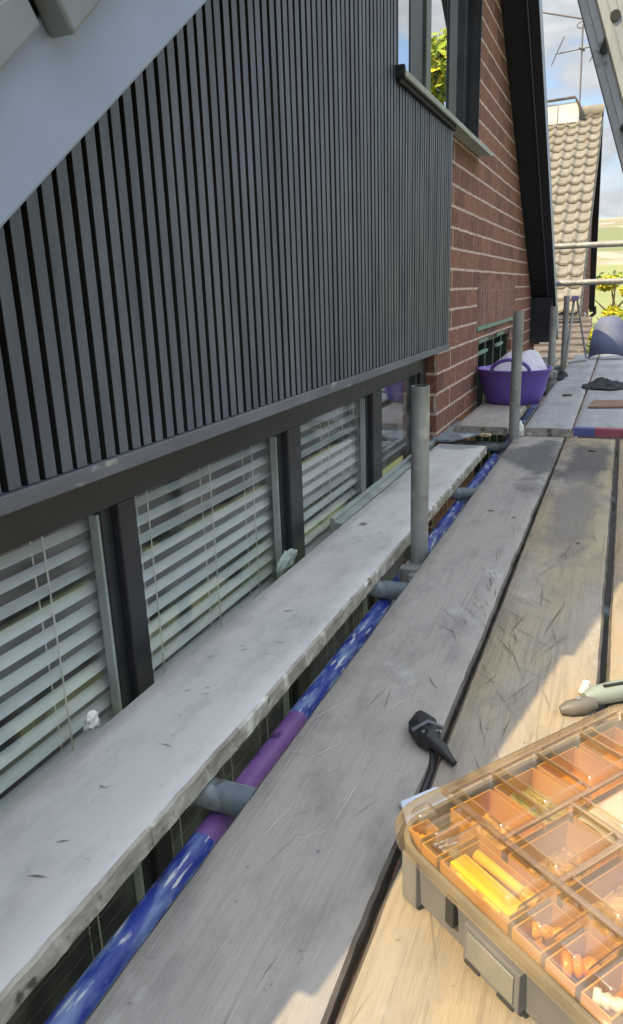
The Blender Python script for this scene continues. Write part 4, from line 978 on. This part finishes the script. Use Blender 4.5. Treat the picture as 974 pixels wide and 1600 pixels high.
# ------------------------------------------------------------------ trees and shrubs
def leafcloud(mb, c, r, n, size, rnd, mi=0, mix=None):
    for _ in range(n):
        while True:
            p = Vector((rnd.uniform(-1, 1), rnd.uniform(-1, 1), rnd.uniform(-1, 1)))
            if .25 < p.length < 1: break
        q = Vector((p.x*r[0], p.y*r[1], p.z*r[2]))+Vector(c)
        q += Vector((rnd.gauss(0, .05), rnd.gauss(0, .05), rnd.gauss(0, .05)))*r[0]
        a = Vector((rnd.gauss(0, 1), rnd.gauss(0, 1), rnd.gauss(0, 1))).normalized(); b = a.orthogonal().normalized(); s = size*rnd.uniform(.6, 1.4)
        mb.add([q-a*s, q+b*s*.5, q+a*s, q-b*s*.5], [(0, 1, 2, 3)], (1 if mix and rnd.random() < mix else mi))
def tree(name, x, y, h, rc, mats, label, cat, group=None, seed=1, n=1800, size=.09, z0=GZ, mix=.3):
    rnd = random.Random(seed); root = empty(name, (x, y, z0), label, cat, group)
    mb = MB(); mb.tube([(x, y, z0), (x+.05, y, z0+h*.3), (x-.05*rc, y+.05, z0+h*.6), (x, y, z0+h*.85)], [rc*.09, rc*.07, rc*.045, rc*.015], 8)
    for k in range(7):
        a = k*2.4; zb = z0+h*(.25+.07*k); mb.tube([(x, y, zb), (x+math.cos(a)*rc*.4, y+math.sin(a)*rc*.4, zb+h*.12), (x+math.cos(a)*rc*.75, y+math.sin(a)*rc*.75, zb+h*.22)], [rc*.04, rc*.025, rc*.008], 6)
    mb.build('trunk', M['bark'], root)
    mb = MB()
    for k in range(14):
        a = rnd.uniform(0, math.tau); d = rnd.uniform(0, .65)*rc; zc = z0+h*rnd.uniform(.32, .92); s = rc*rnd.uniform(.3, .5)*(1.1-.4*(zc-z0)/h)
        leafcloud(mb, (x+math.cos(a)*d, y+math.sin(a)*d, zc), (s, s, s*.8), n//14, size, rnd, 0, mix)
    mb.build('crown', mats, root, recalc=False)
    return root
Y_, G_, D_ = M['leafyellow'], M['leaflime'], M['leafdark']
tree('flowering_bush', -.35, 28, 3.3, 1.0, [Y_, G_], 'bright yellow flowering bush just right of the neighbouring house', 'bush', 'bushes in the far garden', 11, 5200, .06, mix=.3)
tree('flowering_bush', 1.5, 31, 3.3, 1.4, [Y_, G_], 'second yellow flowering bush further right behind the lower rail', 'bush', 'bushes in the far garden', 12, 4800, .06, mix=.5)
tree('garden_shrub', -.3, 22, 2.0, .9, [D_, G_], 'dark green shrub low below the yellow bush', 'shrub', 'bushes in the far garden', 13, 3200, .055, mix=.3)
tree('garden_shrub', .8, 25, 2.3, 1.1, [D_, G_], 'dark green shrub to the right of the ridge tile', 'shrub', 'bushes in the far garden', 14, 3200, .055, mix=.2)
tree('garden_tree', 3.3, 17.5, 8.8, 2.3, [G_, Y_], 'lime green tree reflected in the gable window', 'tree', 'garden trees on the open side', 15, 9000, .14, mix=.2)
tree('garden_tree', 9.5, 21, 6.0, 2.5, [G_, D_], 'broad green tree in the garden beyond the open side', 'tree', 'garden trees on the open side', 16, 3000, .14, mix=.4)
tree('garden_tree', 12.0, 9, 5.0, 2.6, [D_, G_], 'dark green tree across the garden from the scaffold', 'tree', 'garden trees on the open side', 17, 3000, .14, mix=.4)
# far hedges and woods along the fields
rnd = random.Random(9); mb = MB()
for k in range(26):
    x = rnd.uniform(-30, 60); y = rnd.uniform(150, 320)
    leafcloud(mb, (x, y, gh(x, y)+1.5), (6, 2.5, 2.6), 60, .9, rnd, 0, .4)
tag(mb.build('far_hedges', [D_, M['leaflime']], recalc=False), 'far green hedges across the pale fields', 'hedge', kind='stuff')
print('objects', len(bpy.data.objects))
